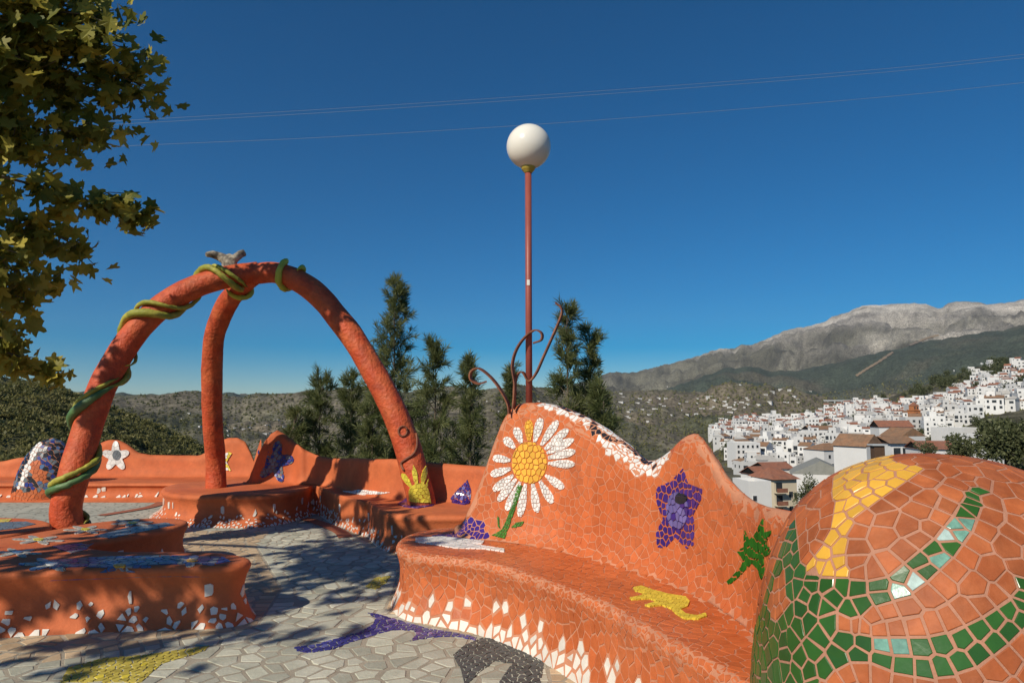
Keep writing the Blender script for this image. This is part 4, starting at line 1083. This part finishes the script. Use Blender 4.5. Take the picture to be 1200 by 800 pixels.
mb = MB(); no = [Vector(v) for v in ((1, 0, 0), (0, 1, 0), (-1, 0, 0), (0, -1, 0), (0, 0, 1))]
for _ in range(9000):                                          # far bushes and trees, too small to pick apart
    px = random.uniform(60, 1200); py = random.uniform(440, 545); h = ground_px(px, py)
    if h is None or not (330 < h.y < 3600): continue
    d = h.length; s = d * random.uniform(.7, 1.9) / 800; s = min(s, 5.5); mb.add([h + Vector((v.x * s * random.uniform(.7, 1.3), v.y * s * 1.2, v.z * s * random.uniform(1, 1.6))) for v in no], [(0, 1, 4), (1, 2, 4), (2, 3, 4), (3, 0, 4)], 0, random.choice([.0, .1, .3, .6]))
o = mb.build('scrub', 'scrub_leaf', kind='stuff'); tag(o, 'distant bushes dotted over the far brown hills', 'scrub')

# ------------------------------------------------------------------ trees on the slope by the town
def round_tree(px, py_top, py_base, y, wpx, label, m='olive_leaf', nl=1500, group=None):
    top = D(px, py_top, y); bz = min(on_ground(top.x, y), D(px, py_base, y).z) - .2; H_ = top.z - D(px, py_base, y).z; W = wpx / FPX * y / 2
    th = thing('tree', label, 'tree', (top.x, y, bz), group)
    zb = D(px, py_base, y).z; c = Vector((top.x, y, zb + H_ * .55))
    mb = MB(); b0 = Vector((top.x, y, bz)); mb.tube([b0, Vector((top.x, y, zb + H_ * .25)), c], [.05 * H_, .035 * H_, .01 * H_], 7)
    for k in range(5):
        a = random.random() * 6.28; mb.tube([Vector((top.x, y, zb + H_ * .25)), c + Vector((math.cos(a) * W * .6, math.sin(a) * W * .6, H_ * random.uniform(-.05, .25)))], [.02 * H_, .006 * H_], 5)
    mb.build('trunk', 'bark', th, smooth=True, tint=False)
    lob = [(c + Vector((random.uniform(-.6, .6) * W, random.uniform(-.6, .6) * W, random.uniform(-.28, .30) * H_)), random.uniform(.28, .5)) for _ in range(13)]
    P = []; Dr = []; ln = []; wd = []; ti = []
    for _ in range(nl):
        l, s = random.choice(lob); d = Vector(np.random.normal(0, 1, 3)).normalized(); P.append(l + Vector((d.x * W * s, d.y * W * s, d.z * H_ * s * .62)) * random.uniform(.55, 1)); q = (d + Vector(np.random.normal(0, .7, 3))).normalized(); Dr.append(q)
        ln.append(W * random.uniform(.10, .2)); wd.append(W * random.uniform(.025, .05)); ti.append(max(0, min(1, random.gauss(.4, .25))))
    blade_mesh('crown', P, Dr, ln, wd, m, th, ti, kind='stuff')
round_tree(1131, 509, 546, 78, 44, 'round dark green tree right of the red brown roof', nl=2600)
round_tree(1176, 492, 548, 72, 66, 'broad olive tree on the dry slope beyond the mosaic mound', nl=4200)
round_tree(1216, 484, 550, 70, 60, 'olive tree cut by the picture edge beside the broad olive tree', nl=3200)
round_tree(1085, 518, 537, 90, 26, 'small round bush in front of the red brown roof', nl=1300)
round_tree(947, 552, 606, 95, 34, 'dark green tree growing beside the cream apartment block', nl=3000)
round_tree(1005, 560, 600, 90, 50, 'tree hidden low behind the mosaic mound', nl=900)

# ------------------------------------------------------------------ buildings at the near edge of the town
def frame(px, y, zbase, yaw):
    c = D(px, HOR, y); return Matrix.Translation((c.x, y, zbase)) @ Matrix.Rotation(yaw, 4, 'Z')
def boxpts(M, x0, x1, y0, y1, z0, z1): return [M @ Vector((x, y, z)) for x in (x0, x1) for y in (y0, y1) for z in (z0, z1)]
BF = [(0, 1, 3, 2), (4, 6, 7, 5), (0, 4, 5, 1), (2, 3, 7, 6), (0, 2, 6, 4), (1, 5, 7, 3)]
def part(th, name, m, M, *b):
    mb = MB(); mb.add(boxpts(M, *b), BF); return mb.build(name, m, th)
def building(name, label, px0, px1, py_eave, py_ridge, y, depth, roof, roofm, wallm='whitewash', yaw=0, wins=(), shut=False, cat='house', eave=.35):
    """roof: 'x' ridge across the view, 'y' ridge along the view, 'hip', 'flat'"""
    cx = (px0 + px1) / 2; w = (px1 - px0) / FPX * y; c = D(cx, py_eave, y); gz = min(on_ground(c.x, y), on_ground(c.x, y + depth)) - .5
    H_ = c.z - gz; rh = D(cx, py_ridge, y).z - c.z; M = frame(cx, y, gz, yaw); th = thing(name, label, cat, (c.x, y, gz))
    part(th, 'wall', wallm, M, -w / 2, w / 2, 0, depth, 0, H_)
    e = eave; X0, X1, Y0, Y1 = -w / 2 - e, w / 2 + e, -e, depth + e; t = .18
    if roof == 'flat':
        mb = MB()
        for b in ((X0 + e, X1 - e, 0, .25), (X0 + e, X1 - e, depth - .25, depth), (X0 + e, X0 + e + .25, .25, depth - .25), (X1 - e - .25, X1 - e, .25, depth - .25)): mb.add(boxpts(M, *b, H_ + .002, H_ + .8), BF)
        mb.build('parapet', wallm, th)
    else:
        if roof == 'x': lo = [(X0, Y0), (X1, Y0), (X1, Y1), (X0, Y1)]; rd = [(X0, (Y0 + Y1) / 2), (X1, (Y0 + Y1) / 2)]; fc = [(0, 1, 5, 4), (2, 3, 4, 5), (3, 2, 1, 0)]
        elif roof == 'y': lo = [(X0, Y0), (X1, Y0), (X1, Y1), (X0, Y1)]; rd = [((X0 + X1) / 2, Y0), ((X0 + X1) / 2, Y1)]; fc = [(1, 2, 5, 4), (3, 0, 4, 5), (0, 1, 4), (2, 3, 5), (3, 2, 1, 0)]
        else: lo = [(X0, Y0), (X1, Y0), (X1, Y1), (X0, Y1)]; i_ = min(w, depth) * .45; rd = [(X0 + i_, (Y0 + Y1) / 2), (X1 - i_, (Y0 + Y1) / 2)]; fc = [(0, 1, 5, 4), (2, 3, 4, 5), (1, 2, 5), (3, 0, 4), (3, 2, 1, 0)]
        V = [M @ Vector((a, b, H_)) for a, b in lo] + [M @ Vector((a, b, H_ + rh)) for a, b in rd]
        if roof == 'x':
            g = [M @ Vector(p) for p in ((-w / 2, 0, H_), (-w / 2, depth, H_), (-w / 2, depth / 2, H_ + rh * .95), (w / 2, 0, H_), (w / 2, depth, H_), (w / 2, depth / 2, H_ + rh * .95))]
            mesh_obj('gable', g, [(0, 2, 1), (3, 4, 5), (0, 3, 5, 2), (1, 2, 5, 4)], wallm, th)
        if roof == 'y':                                        # white gable wall under the roof slabs
            g = [M @ Vector((-w / 2, -.01, H_)), M @ Vector((w / 2, -.01, H_)), M @ Vector((0, -.01, H_ + rh * .96)), M @ Vector((-w / 2, .3, H_)), M @ Vector((w / 2, .3, H_)), M @ Vector((0, .3, H_ + rh * .96))]
            V = [M @ Vector((a, b, H_ + .06)) for a, b in lo] + [M @ Vector((a, b, H_ + rh + .12)) for a, b in rd]
            for k in (0, 1, 4): V[k] = V[k] + (M.to_3x3() @ Vector((0, e + .05, 0)))
            mesh_obj('gable', g, [(0, 1, 2), (3, 5, 4), (0, 2, 5, 3), (1, 4, 5, 2)], wallm, th)
        mb = MB(); mb.add(V, fc); o = mb.build('roof', roofm, th)
        so = o.modifiers.new('thickness', 'SOLIDIFY'); so.thickness = t; so.offset = 1
    for u, v, ww, hh in wins:                                  # windows on the wall seen from the terrace, as fractions of the wall
        x = -w / 2 + u * w; z = v * min(H_, 11) + max(0, H_ - 11)
        f_ = part(th, 'window', wallm, M, x - ww / 2 - .1, x + ww / 2 + .1, -.06, -.003, z - .12, z + hh + .1)
        for q in (part(th, 'pane', 'shutter_brown' if shut else 'window_dark', M, x - ww / 2, x + ww / 2, -.09, -.065, z, z + hh),): q.parent = f_; q.matrix_parent_inverse = Matrix.Identity(4)
    return th, M, w, H_
# cream apartment block with balconies
th, M, w, H_ = building('apartment_block', 'cream apartment block with red tiled roof and stacked balconies', 902, 932, 561, 550, 160, 9, 'hip', 'roof_tile', 'cream_wall', yaw=.25, wins=[(.72, .62, 1.0, 1.3), (.72, .32, 1.0, 1.3), (.9, .62, .6, 1.0)], eave=.6, cat='building')
for k in range(3):
    z = H_ - 2.9 * (k + 1)
    f_ = part(th, 'balcony', 'cream_wall', M, -w / 2 - .2, -w / 2 + 2.6, -1.4, -.004, z - .2, z)
    for q in (part(th, 'railing', 'roof_tile', M, -w / 2 - .2, -w / 2 + 2.6, -1.4, -1.32, z + .003, z + .95),): q.parent = f_; q.matrix_parent_inverse = Matrix.Identity(4)
    q = part(th, 'door', 'window_dark', M, -w / 2 + .5, -w / 2 + 2.1, -.05, -.004, z + .01, z + 2.1); q.parent = f_; q.matrix_parent_inverse = Matrix.Identity(4)
building('white_house', 'white house with small orange lean roof left of the cream apartment block', 874, 901, 568, 560, 145, 8, 'flat', 'roof_tile', wins=[(.25, .7, .8, 1.1)], yaw=.1)
building('white_house', 'low white house with orange gabled roof behind the cream apartment block', 884, 902, 556, 548, 175, 7, 'x', 'roof_tile', yaw=.3)
building('white_house', 'white house under a wide red tiled roof behind the cream apartment block', 895, 928, 549, 543, 205, 9, 'x', 'roof_tile', yaw=.15, wins=[(.2, .7, .9, 1.2), (.5, .7, .9, 1.2)])
building('long_house', 'long white hall with low grey green gabled roof', 928, 990, 556, 541, 190, 16, 'y', 'roof_grey', yaw=-.35)
building('white_house', 'white house with tan hipped roof above the grey green hall', 960, 998, 527, 520, 260, 11, 'hip', 'roof_brown', yaw=.3, wins=[(.2, .72, 1, 1.3), (.45, .72, 1, 1.3), (.7, .72, 1, 1.3), (.3, .42, 1, 1.3)])
building('white_house', 'tall white gabled house with wide brown tiled roof behind the mosaic mound', 1006, 1040, 523, 510, 175, 9, 'y', 'roof_brown', yaw=.55)
building('veranda_house', 'white house with brown tiled roof and dark open veranda', 1040, 1072, 519, 512, 190, 9, 'x', 'roof_brown', yaw=.1, wins=[(.25, .72, 2.0, 1.8), (.6, .72, 2.0, 1.8)], eave=.7)
building('tiled_house', 'house with weathered red brown tiled roof beside the round dark tree', 1078, 1116, 526, 518, 165, 9, 'x', 'roof_tile', 'whitewash', yaw=-.15, wins=[(.3, .8, .8, .9)])
building('white_house', 'small white gabled house with brown eaves below the brick tower', 1052, 1086, 511, 502, 260, 10, 'y', 'roof_brown', yaw=.3, wins=[(.8, .7, 1, 1.2)])
building('white_house', 'large plain white windowless gable wall among the town houses', 1108, 1148, 503, 494, 290, 10, 'flat', 'roof_terrace', yaw=.15)
building('white_house', 'long white terrace house with red roof below the brick tower', 1030, 1068, 500, 493, 290, 9, 'x', 'roof_tile', yaw=-.1, wins=[(.2, .7, 1, 1.2), (.5, .7, 1, 1.2), (.8, .7, 1, 1.2)])
building('white_house', 'white cube house with flat roof beside the olive trees', 1150, 1178, 512, 505, 210, 9, 'flat', 'roof_tile', yaw=.2, wins=[(.3, .75, 1, 1.2), (.7, .75, 1, 1.2)])
building('long_house', 'long white apartment row with many dark windows at the foot of the town', 860, 890, 520, 514, 330, 10, 'flat', 'roof_tile', yaw=.1, wins=[(u, v, 1.0, 1.3) for u in (.12, .31, .5, .69, .88) for v in (.35, .6, .83)], cat='building')
building('long_house', 'pale three storey building with rows of windows in the middle of the town', 948, 984, 503, 499, 420, 11, 'x', 'roof_brown', yaw=.05, wins=[(u, v, 1.1, 1.4) for u in (.1, .26, .42, .58, .74, .9) for v in (.5, .78)], cat='building')
building('long_house', 'longest white terraced row along the far edge of the town', 856, 916, 501, 496, 620, 12, 'flat', 'roof_tile', yaw=.02, wins=[(u, v, 1.6, 1.6) for u in np.linspace(.05, .95, 12) for v in (.6, .82)], cat='building')
# church tower
c = D(1072, 498, 360); tw = thing('church_tower', 'orange brick church tower rising over white houses', 'tower', (c.x, c.y, on_ground(c.x, c.y) - .5)); M = Matrix.Translation(tw.location) @ Matrix.Rotation(.2, 4, 'Z')
ht = D(1072, 481, 360).z - tw.location.z
part(tw, 'shaft', 'tower_brick', M, -2.1, 2.1, -2.1, 2.1, 0, ht); part(tw, 'cornice', 'tower_brick', M, -2.4, 2.4, -2.4, 2.4, ht + .003, ht + .4); part(tw, 'belfry', 'tower_brick', M, -1.6, 1.6, -1.6, 1.6, ht + .404, ht + 2.6)
for x in (-.8, .8): part(tw, 'belfry_opening', 'window_dark', M, x - .35, x + .35, -1.66, -1.603, ht + .8, ht + 2.1)
part(tw, 'window', 'window_dark', M, -.5, .5, -2.16, -2.103, ht - 3, ht - 1.2)
V = [M @ Vector((x, y, ht + 2.604)) for x, y in ((-1.8, -1.8), (1.8, -1.8), (1.8, 1.8), (-1.8, 1.8))] + [M @ Vector((0, 0, ht + 4.6))]
mesh_obj('roof', V, [(0, 1, 4), (1, 2, 4), (2, 3, 4), (3, 0, 4), (3, 2, 1, 0)], 'roof_tile', tw)
# chimney close behind the mound
c = D(1031, 530, 120); ch = thing('chimney', 'squat dark chimney with flat cap just behind the mosaic mound', 'chimney', (c.x, 120, on_ground(c.x, 120))); M = Matrix.Translation((c.x, 120, 0)); zt = D(1031, 522, 120).z
part(ch, 'stack', 'shutter_brown', M, -.9, .9, 0, 1.4, on_ground(c.x, 120) - .3, zt); part(ch, 'cap', 'concrete', M, -1.3, 1.3, -.3, 1.7, zt + .003, zt + .25)

# ------------------------------------------------------------------ the crowd of white houses
def house_kind(seed):
    rnd = random.Random(seed); mb = MB(); I = Matrix.Identity(4)
    w = rnd.uniform(5.5, 10); d = rnd.uniform(6, 10); h = rnd.choice([5.2, 6.2, 7.5, 8.6]); low = -9
    def vol(x0, x1, y0, y1, h_, roof):
        mb.add(boxpts(I, x0, x1, y0, y1, low, h_), BF, 0)
        if roof == 0:
            mb.add(boxpts(I, x0 + .25, x1 - .25, y0 + .25, y1 - .25, h_ + .002, h_ + .05), BF, 3)
            mb.add(boxpts(I, x0, x1, y0, y0 + .2, h_ + .003, h_ + .75), BF, 0); mb.add(boxpts(I, x0, x0 + .2, y0 + .21, y1, h_ + .003, h_ + .75), BF, 0); mb.add(boxpts(I, x1 - .2, x1, y0 + .21, y1, h_ + .003, h_ + .75), BF, 0)
        else:
            ym = (y0 + y1) / 2; rh = rnd.uniform(1.0, 1.9); e = .3
            V = [Vector(p) for p in ((x0 - e, y0 - e, h_), (x1 + e, y0 - e, h_), (x1 + e, y1 + e, h_), (x0 - e, y1 + e, h_), (x0 - e, ym, h_ + rh), (x1 + e, ym, h_ + rh))]
            mb.add(V, [(0, 1, 5, 4), (2, 3, 4, 5), (3, 2, 1, 0)], 1); mb.add(V, [(1, 2, 5), (3, 0, 4)], 0)
        n = max(1, int((x1 - x0) / 2.3)); st = int(h_ / 2.7)
        for s in range(st):
            for i in range(n):
                if rnd.random() < .12: continue
                x = x0 + (i + .5) * (x1 - x0) / n; z = h_ - 2.1 - s * 2.7; ww = rnd.choice([.45, .45, .6, .9]); hh = rnd.choice([1.2, 1.2, 1.9])
                mb.add(boxpts(I, x - ww, x + ww, y0 - .05, y0 - .003, z - (hh - 1.2), z + 1.2), BF, 2)
        for s in range(st):
            for i in range(2):
                y = y0 + (i + .5) * (y1 - y0) / 2; z = h_ - 2.1 - s * 2.7
                if rnd.random() < .6: mb.add(boxpts(I, x0 - .05, x0 - .003, y - .45, y + .45, z, z + 1.2), BF, 2)
    rf = rnd.choice([0, 0, 1])
    vol(-w / 2, w / 2, 0, d, h, rf)
    room = rnd.random() < .6; wing = rnd.random() < .5
    if room: vol(-w / 2 + .6, w * .05, d * .35, d * .9, h + 2.6, rnd.choice([0, 1]))
    if wing: vol(w / 2 + .003, w / 2 + rnd.uniform(2.5, 4), .8, d - .5, h - 2.4, rnd.choice([0, 0, 1]))
    me = bpy.data.meshes.new('white_house'); me.from_pydata(mb.v, [], mb.f)
    tone = rnd.choice([1.12, 1.0, .9, .78]); rm_ = rnd.choice(['roof_tile', 'roof_brown', 'roof_brown', 'roof_terrace'])
    lab = ('tall ' if h > 7 else 'low ') + ('bright ' if tone > 1 else 'greyish ' if tone < .9 else '') + 'white town house, ' + ('flat roof' if rf == 0 else {'roof_tile': 'red', 'roof_brown': 'brown', 'roof_terrace': 'grey'}[rm_] + ' pitched roof') + (', rooftop room' if room else '') + (', lower side wing' if wing else '')
    for k in ('whitewash', rm_, 'window_dark', 'roof_terrace'): me.materials.append(MATS[k])
    me.polygons.foreach_set('material_index', mb.mi); a = me.attributes.new('tint', 'FLOAT', 'FACE'); a.data.foreach_set('value', np.full(len(mb.f), tone, np.float32))
    return me, mb, lab
KINDS = [house_kind(100 + i) for i in range(22)]
TOWN = [(834, 506), (850, 496), (880, 493), (940, 490), (965, 486), (1000, 474), (1025, 471), (1060, 472), (1090, 468), (1120, 462), (1140, 450), (1160, 443), (1200, 438), (1270, 430), (1270, 530), (1150, 525), (1040, 520), (1005, 530), (950, 545), (890, 560), (862, 545), (848, 525)]
spots = []; r = 225.
while r < 980:
    st = 8.6 / r; az = .22 + random.uniform(0, st)
    while az < .72:
        rr = r + random.uniform(-8, 8); x, y = rr * math.sin(az), rr * math.cos(az); z = on_ground(x, y); q = proj((x, y, z + 2))
        if inpoly(q, TOWN) and rr > interp(q[0], [(1000, 225), (1100, 380), (1200, 430)]) and random.random() < (.62 if fbm(x / 38, y / 38, 5, 3) < -.25 else .93) and GB.ray_cast(CAM, (Vector((x, y, z + 7)) - CAM).normalized(), (Vector((x, y, z + 7)) - CAM).length - 12)[0] is None:
            spots.append((x, y, z, -az + random.gauss(0, .5), rr))
        az += st * random.uniform(.9, 1.25)
    r += 10.5
for px, py in [(1118, 432), (1135, 428), (1142, 436), (1150, 424), (1165, 428), (1172, 421), (1188, 424), (1195, 431), (1183, 438), (1158, 440), (1145, 447), (1128, 455)]:   # villas above the old town
    h = ground_px(px, py + 3)
    if h: spots.append((h.x, h.y, h.z, -math.atan2(h.x, h.y) + random.gauss(0, .3), h.length))
spots.sort(key=lambda s: s[4])
rest = MB()
for i, (x, y, z, yaw, rr) in enumerate(spots):
    me, mb, lab = random.choice(KINDS); s = random.uniform(.6, 1.05)
    M = Matrix.Translation((x, y, z)) @ Matrix.Rotation(yaw, 4, 'Z') @ Matrix.Diagonal((s, s, s * random.uniform(.85, 1.1), 1))
    if i < 280:
        o = bpy.data.objects.new('white_house', me); COL.objects.link(o); o.matrix_world = M; tag(o, lab, 'house', lab.replace('town house', 'town houses'))
    else:
        b0 = len(rest.v); rest.v += [M @ v for v in mb.v]; rest.f += [[b0 + k for k in f] for f in mb.f]; rest.mi += mb.mi; rest.t += mb.t
if rest.f:
    o = rest.build('white_houses', ['whitewash', 'roof_tile', 'window_dark', 'roof_terrace'], kind='stuff'); tag(o, 'farthest white houses massed along the top of the town', 'houses')
print('town houses', len(spots))
# farmhouses dotted over the far hills
fm = MB(); I4 = Matrix.Identity(4); fm.add(boxpts(I4, -6, 6, 0, 8, -6, 4.5), BF, 0); fm.add(boxpts(I4, -6.3, 6.3, -.3, 8.3, 4.503, 5), BF, 1)
for x in (-3.5, 0, 3.5): fm.add(boxpts(I4, x - .7, x + .7, -.06, -.003, 1.5, 3.2), BF, 2)
farm = bpy.data.meshes.new('farmhouse'); farm.from_pydata(fm.v, [], fm.f)
for k in ('whitewash', 'roof_terrace', 'window_dark'): farm.materials.append(MATS[k])
farm.polygons.foreach_set('material_index', fm.mi); a = farm.attributes.new('tint', 'FLOAT', 'FACE'); a.data.foreach_set('value', np.full(len(fm.f), 1., np.float32))
def farmhouse(px, py, s, g, lab):
    h = ground_px(px, py)
    if h is None or h.y < 250: return
    o = bpy.data.objects.new('farmhouse', farm); COL.objects.link(o); k = s * min(1.6, max(.5, h.y / 2000.))
    o.matrix_world = Matrix.Translation(h) @ Matrix.Rotation(-math.atan2(h.x, h.y) + random.gauss(0, .5), 4, 'Z') @ Matrix.Diagonal((k * random.uniform(.7, 1.5), k, k * random.uniform(.7, 1.1), 1)); tag(o, lab, 'house', g)
for _ in range(34): farmhouse(random.gauss(290, 55), random.uniform(484, 528), random.uniform(.5, .9), 'farmhouses on the hills under the arch', 'tiny white farmhouse on the grey hills seen under the arch')
for px, py in [(197, 511), (204, 513), (210, 511), (215, 514), (222, 515), (208, 517)]: farmhouse(px, py, 1.0, 'farmhouse cluster beside the green hill', 'white farmhouse in the cluster beside the green scrub hill')
for _ in range(70): farmhouse(random.gauss(800, 70), random.gauss(474, 9), random.uniform(.5, .95), 'farmhouses on the slopes under the mountain', 'tiny white farmhouse on the brown slopes under the mountain')
for px, py in [(845, 491), (846, 493), (832, 466), (905, 460), (915, 457), (925, 458), (898, 463), (901, 472), (930, 465), (850, 476), (855, 478), (861, 480)]: farmhouse(px, py, 1.1, 'farmhouses on the slopes under the mountain', 'tiny white farmhouse on the brown slopes under the mountain')
for _ in range(22): farmhouse(random.uniform(560, 720), random.uniform(466, 505), random.uniform(.4, .8), 'farmhouses on the hills behind the conifers', 'tiny white farmhouse on the hills behind the conifers')
# trees among the houses
mb = MB(); mb.tube([Vector((0, 0, -.2)), Vector((.03, 0, .4)), Vector((0, 0, .8))], [.07, .05, .02], 6); o = mb.build('trunk', 'bark', tint=False); trunk_me = o.data; bpy.data.objects.remove(o)
sp_me = []
for k in range(4):
    P = np.random.normal(0, .33, (420, 3)) * np.array([1, 1, 1.1]) + np.array([0, 0, .75]); d = np.random.normal(size=(420, 3)); d /= np.linalg.norm(d, axis=1)[:, None]
    o = blade_mesh('tree', P, d, np.full(420, .28), np.full(420, .07), 'olive_leaf', None, np.random.uniform(0, .5, 420)); sp_me.append(o.data); bpy.data.objects.remove(o)
for px, py, s in [(938, 490, 5), (930, 491, 4.5), (945, 489, 5), (925, 489, 4), (951, 491, 4), (846, 505, 5), (852, 507, 4), (850, 533, 4), (856, 528, 3.5), (990, 500, 3.5), (967, 506, 3.5), (979, 512, 3), (1002, 495, 3.5), (1125, 445, 5), (1115, 450, 5), (1105, 455, 5), (1090, 458, 4), (1140, 450, 5), (1160, 445, 5), (1172, 442, 4), (1100, 447, 5), (1080, 462, 4), (1068, 462, 4), (1060, 466, 4), (1035, 468, 5), (1110, 442, 5), (1120, 436, 4.5), (1168, 432, 4), (1190, 443, 4), (1178, 427, 4), (1155, 434, 4), (862, 500, 4), (958, 497, 4), (1040, 460, 5), (1052, 458, 5), (1075, 452, 5), (1088, 448, 5)] + [(random.uniform(850, 1200), random.uniform(470, 535), random.uniform(2.5, 4)) for _ in range(70)] + [(random.uniform(1030, 1200), random.uniform(424, 466), random.uniform(4, 6)) for _ in range(60)]:
    h = ground_px(px, py)
    if h is None or h.y > 1400: continue
    o = thing('tree', 'small dark tree among the white houses of the town' if py > 466 else 'dark tree on the scrubby ridge above the white town', 'tree', h, 'trees among the town houses' if py > 466 else 'trees on the ridge above the town'); o.rotation_euler = (0, 0, random.random() * 6); k = s * random.uniform(.8, 1.2); o.scale = (k, k, k)
    for nm_, me_ in (('crown', random.choice(sp_me)), ('trunk', trunk_me)):
        c = bpy.data.objects.new(nm_, me_); COL.objects.link(c); c.parent = o
        if nm_ == 'crown': c['kind'] = 'stuff'
# pale firebreak track on the forested slope
tr = [(1003, 441), (1015, 433), (1030, 424), (1046, 413)], [(1066, 405), (1085, 397), (1100, 393)]
for seg in tr:
    V = []
    for i, (px, py) in enumerate(crom(seg, 9)):
        for s in (-1, 1):
            h = ground_px(px + s * 1.1 * (1 + .5 * math.sin(i * 2.1)), py + s * .8) or ground_px(px, py + 4); V.append(h + Vector((0, -4, 4)))
    o = mesh_obj('path', V, [(2 * i, 2 * i + 1, 2 * i + 3, 2 * i + 2) for i in range(len(V) // 2 - 1)], 'stone_tan', tint=[.40] * (len(V) // 2 - 1)); o['kind'] = 'structure'; o['label'] = 'pale firebreak track on the forested slope'
# viaduct in the valley
h0 = ground_px(982, 474) or D(982, 474, 1500); vd = thing('viaduct', 'long pale concrete viaduct above the far end of the town', 'bridge', h0); M = Matrix.Translation(h0) @ Matrix.Rotation(-.1, 4, 'Z'); L2 = 24 / FPX * h0.y; zt = D(982, 468.5, h0.y).z - h0.z; th_ = 1.3 / FPX * h0.y
part(vd, 'deck', 'concrete', M, -L2, L2, -4, 4, zt - th_, zt)
for k in range(6): x = -L2 * .8 + k * L2 * .32; part(vd, 'pier', 'concrete', M, x - 1.5, x + 1.5, -3, 3, -25, zt - th_ - .01)

# ------------------------------------------------------------------ power lines overhead
for px in ([(-400, 172), (190, 139), (400, 127), (700, 107), (1000, 84), (1200, 64), (1700, 8)], [(-400, 177), (190, 143), (400, 131), (700, 111), (1000, 88), (1200, 68), (1700, 12)], [(-400, 196), (175, 170), (400, 160), (700, 141), (1000, 117), (1200, 97), (1700, 40)]):
    pts = [D(x, y, 70) for x, y in px]; mb = MB(); mb.tube(crom([tuple(p) for p in pts], 8), .02, 5); o = mb.build('power_line', 'cable', tint=False)
    tag(o, {139: 'upper of the two close power lines across the sky', 143: 'lower of the two close power lines across the sky', 170: 'single power line hanging lowest across the sky'}[px[1][1]], 'power line', 'power lines across the sky')

# ------------------------------------------------------------------ the air between here and the mountains
m = bpy.data.materials.new('air'); m.use_nodes = True; MATS['air'] = m; N = m.node_tree.nodes
N.remove(N['Principled BSDF']); pv = N.new('ShaderNodeVolumePrincipled'); pv.inputs['Color'].default_value = (.72, .82, .95, 1); pv.inputs['Density'].default_value = 2.2e-5; pv.inputs['Anisotropy'].default_value = .0
m.node_tree.links.new(pv.outputs[0], N['Material Output'].inputs['Volume'])
mb = MB(); mb.add(boxpts(Matrix.Identity(4), -12000, 12000, -12000, 12000, -400, 1600), BF); o = mb.build('haze', 'air', kind='stuff', tint=False); o['label'] = 'thin blue haze in the air'; o['category'] = 'haze'
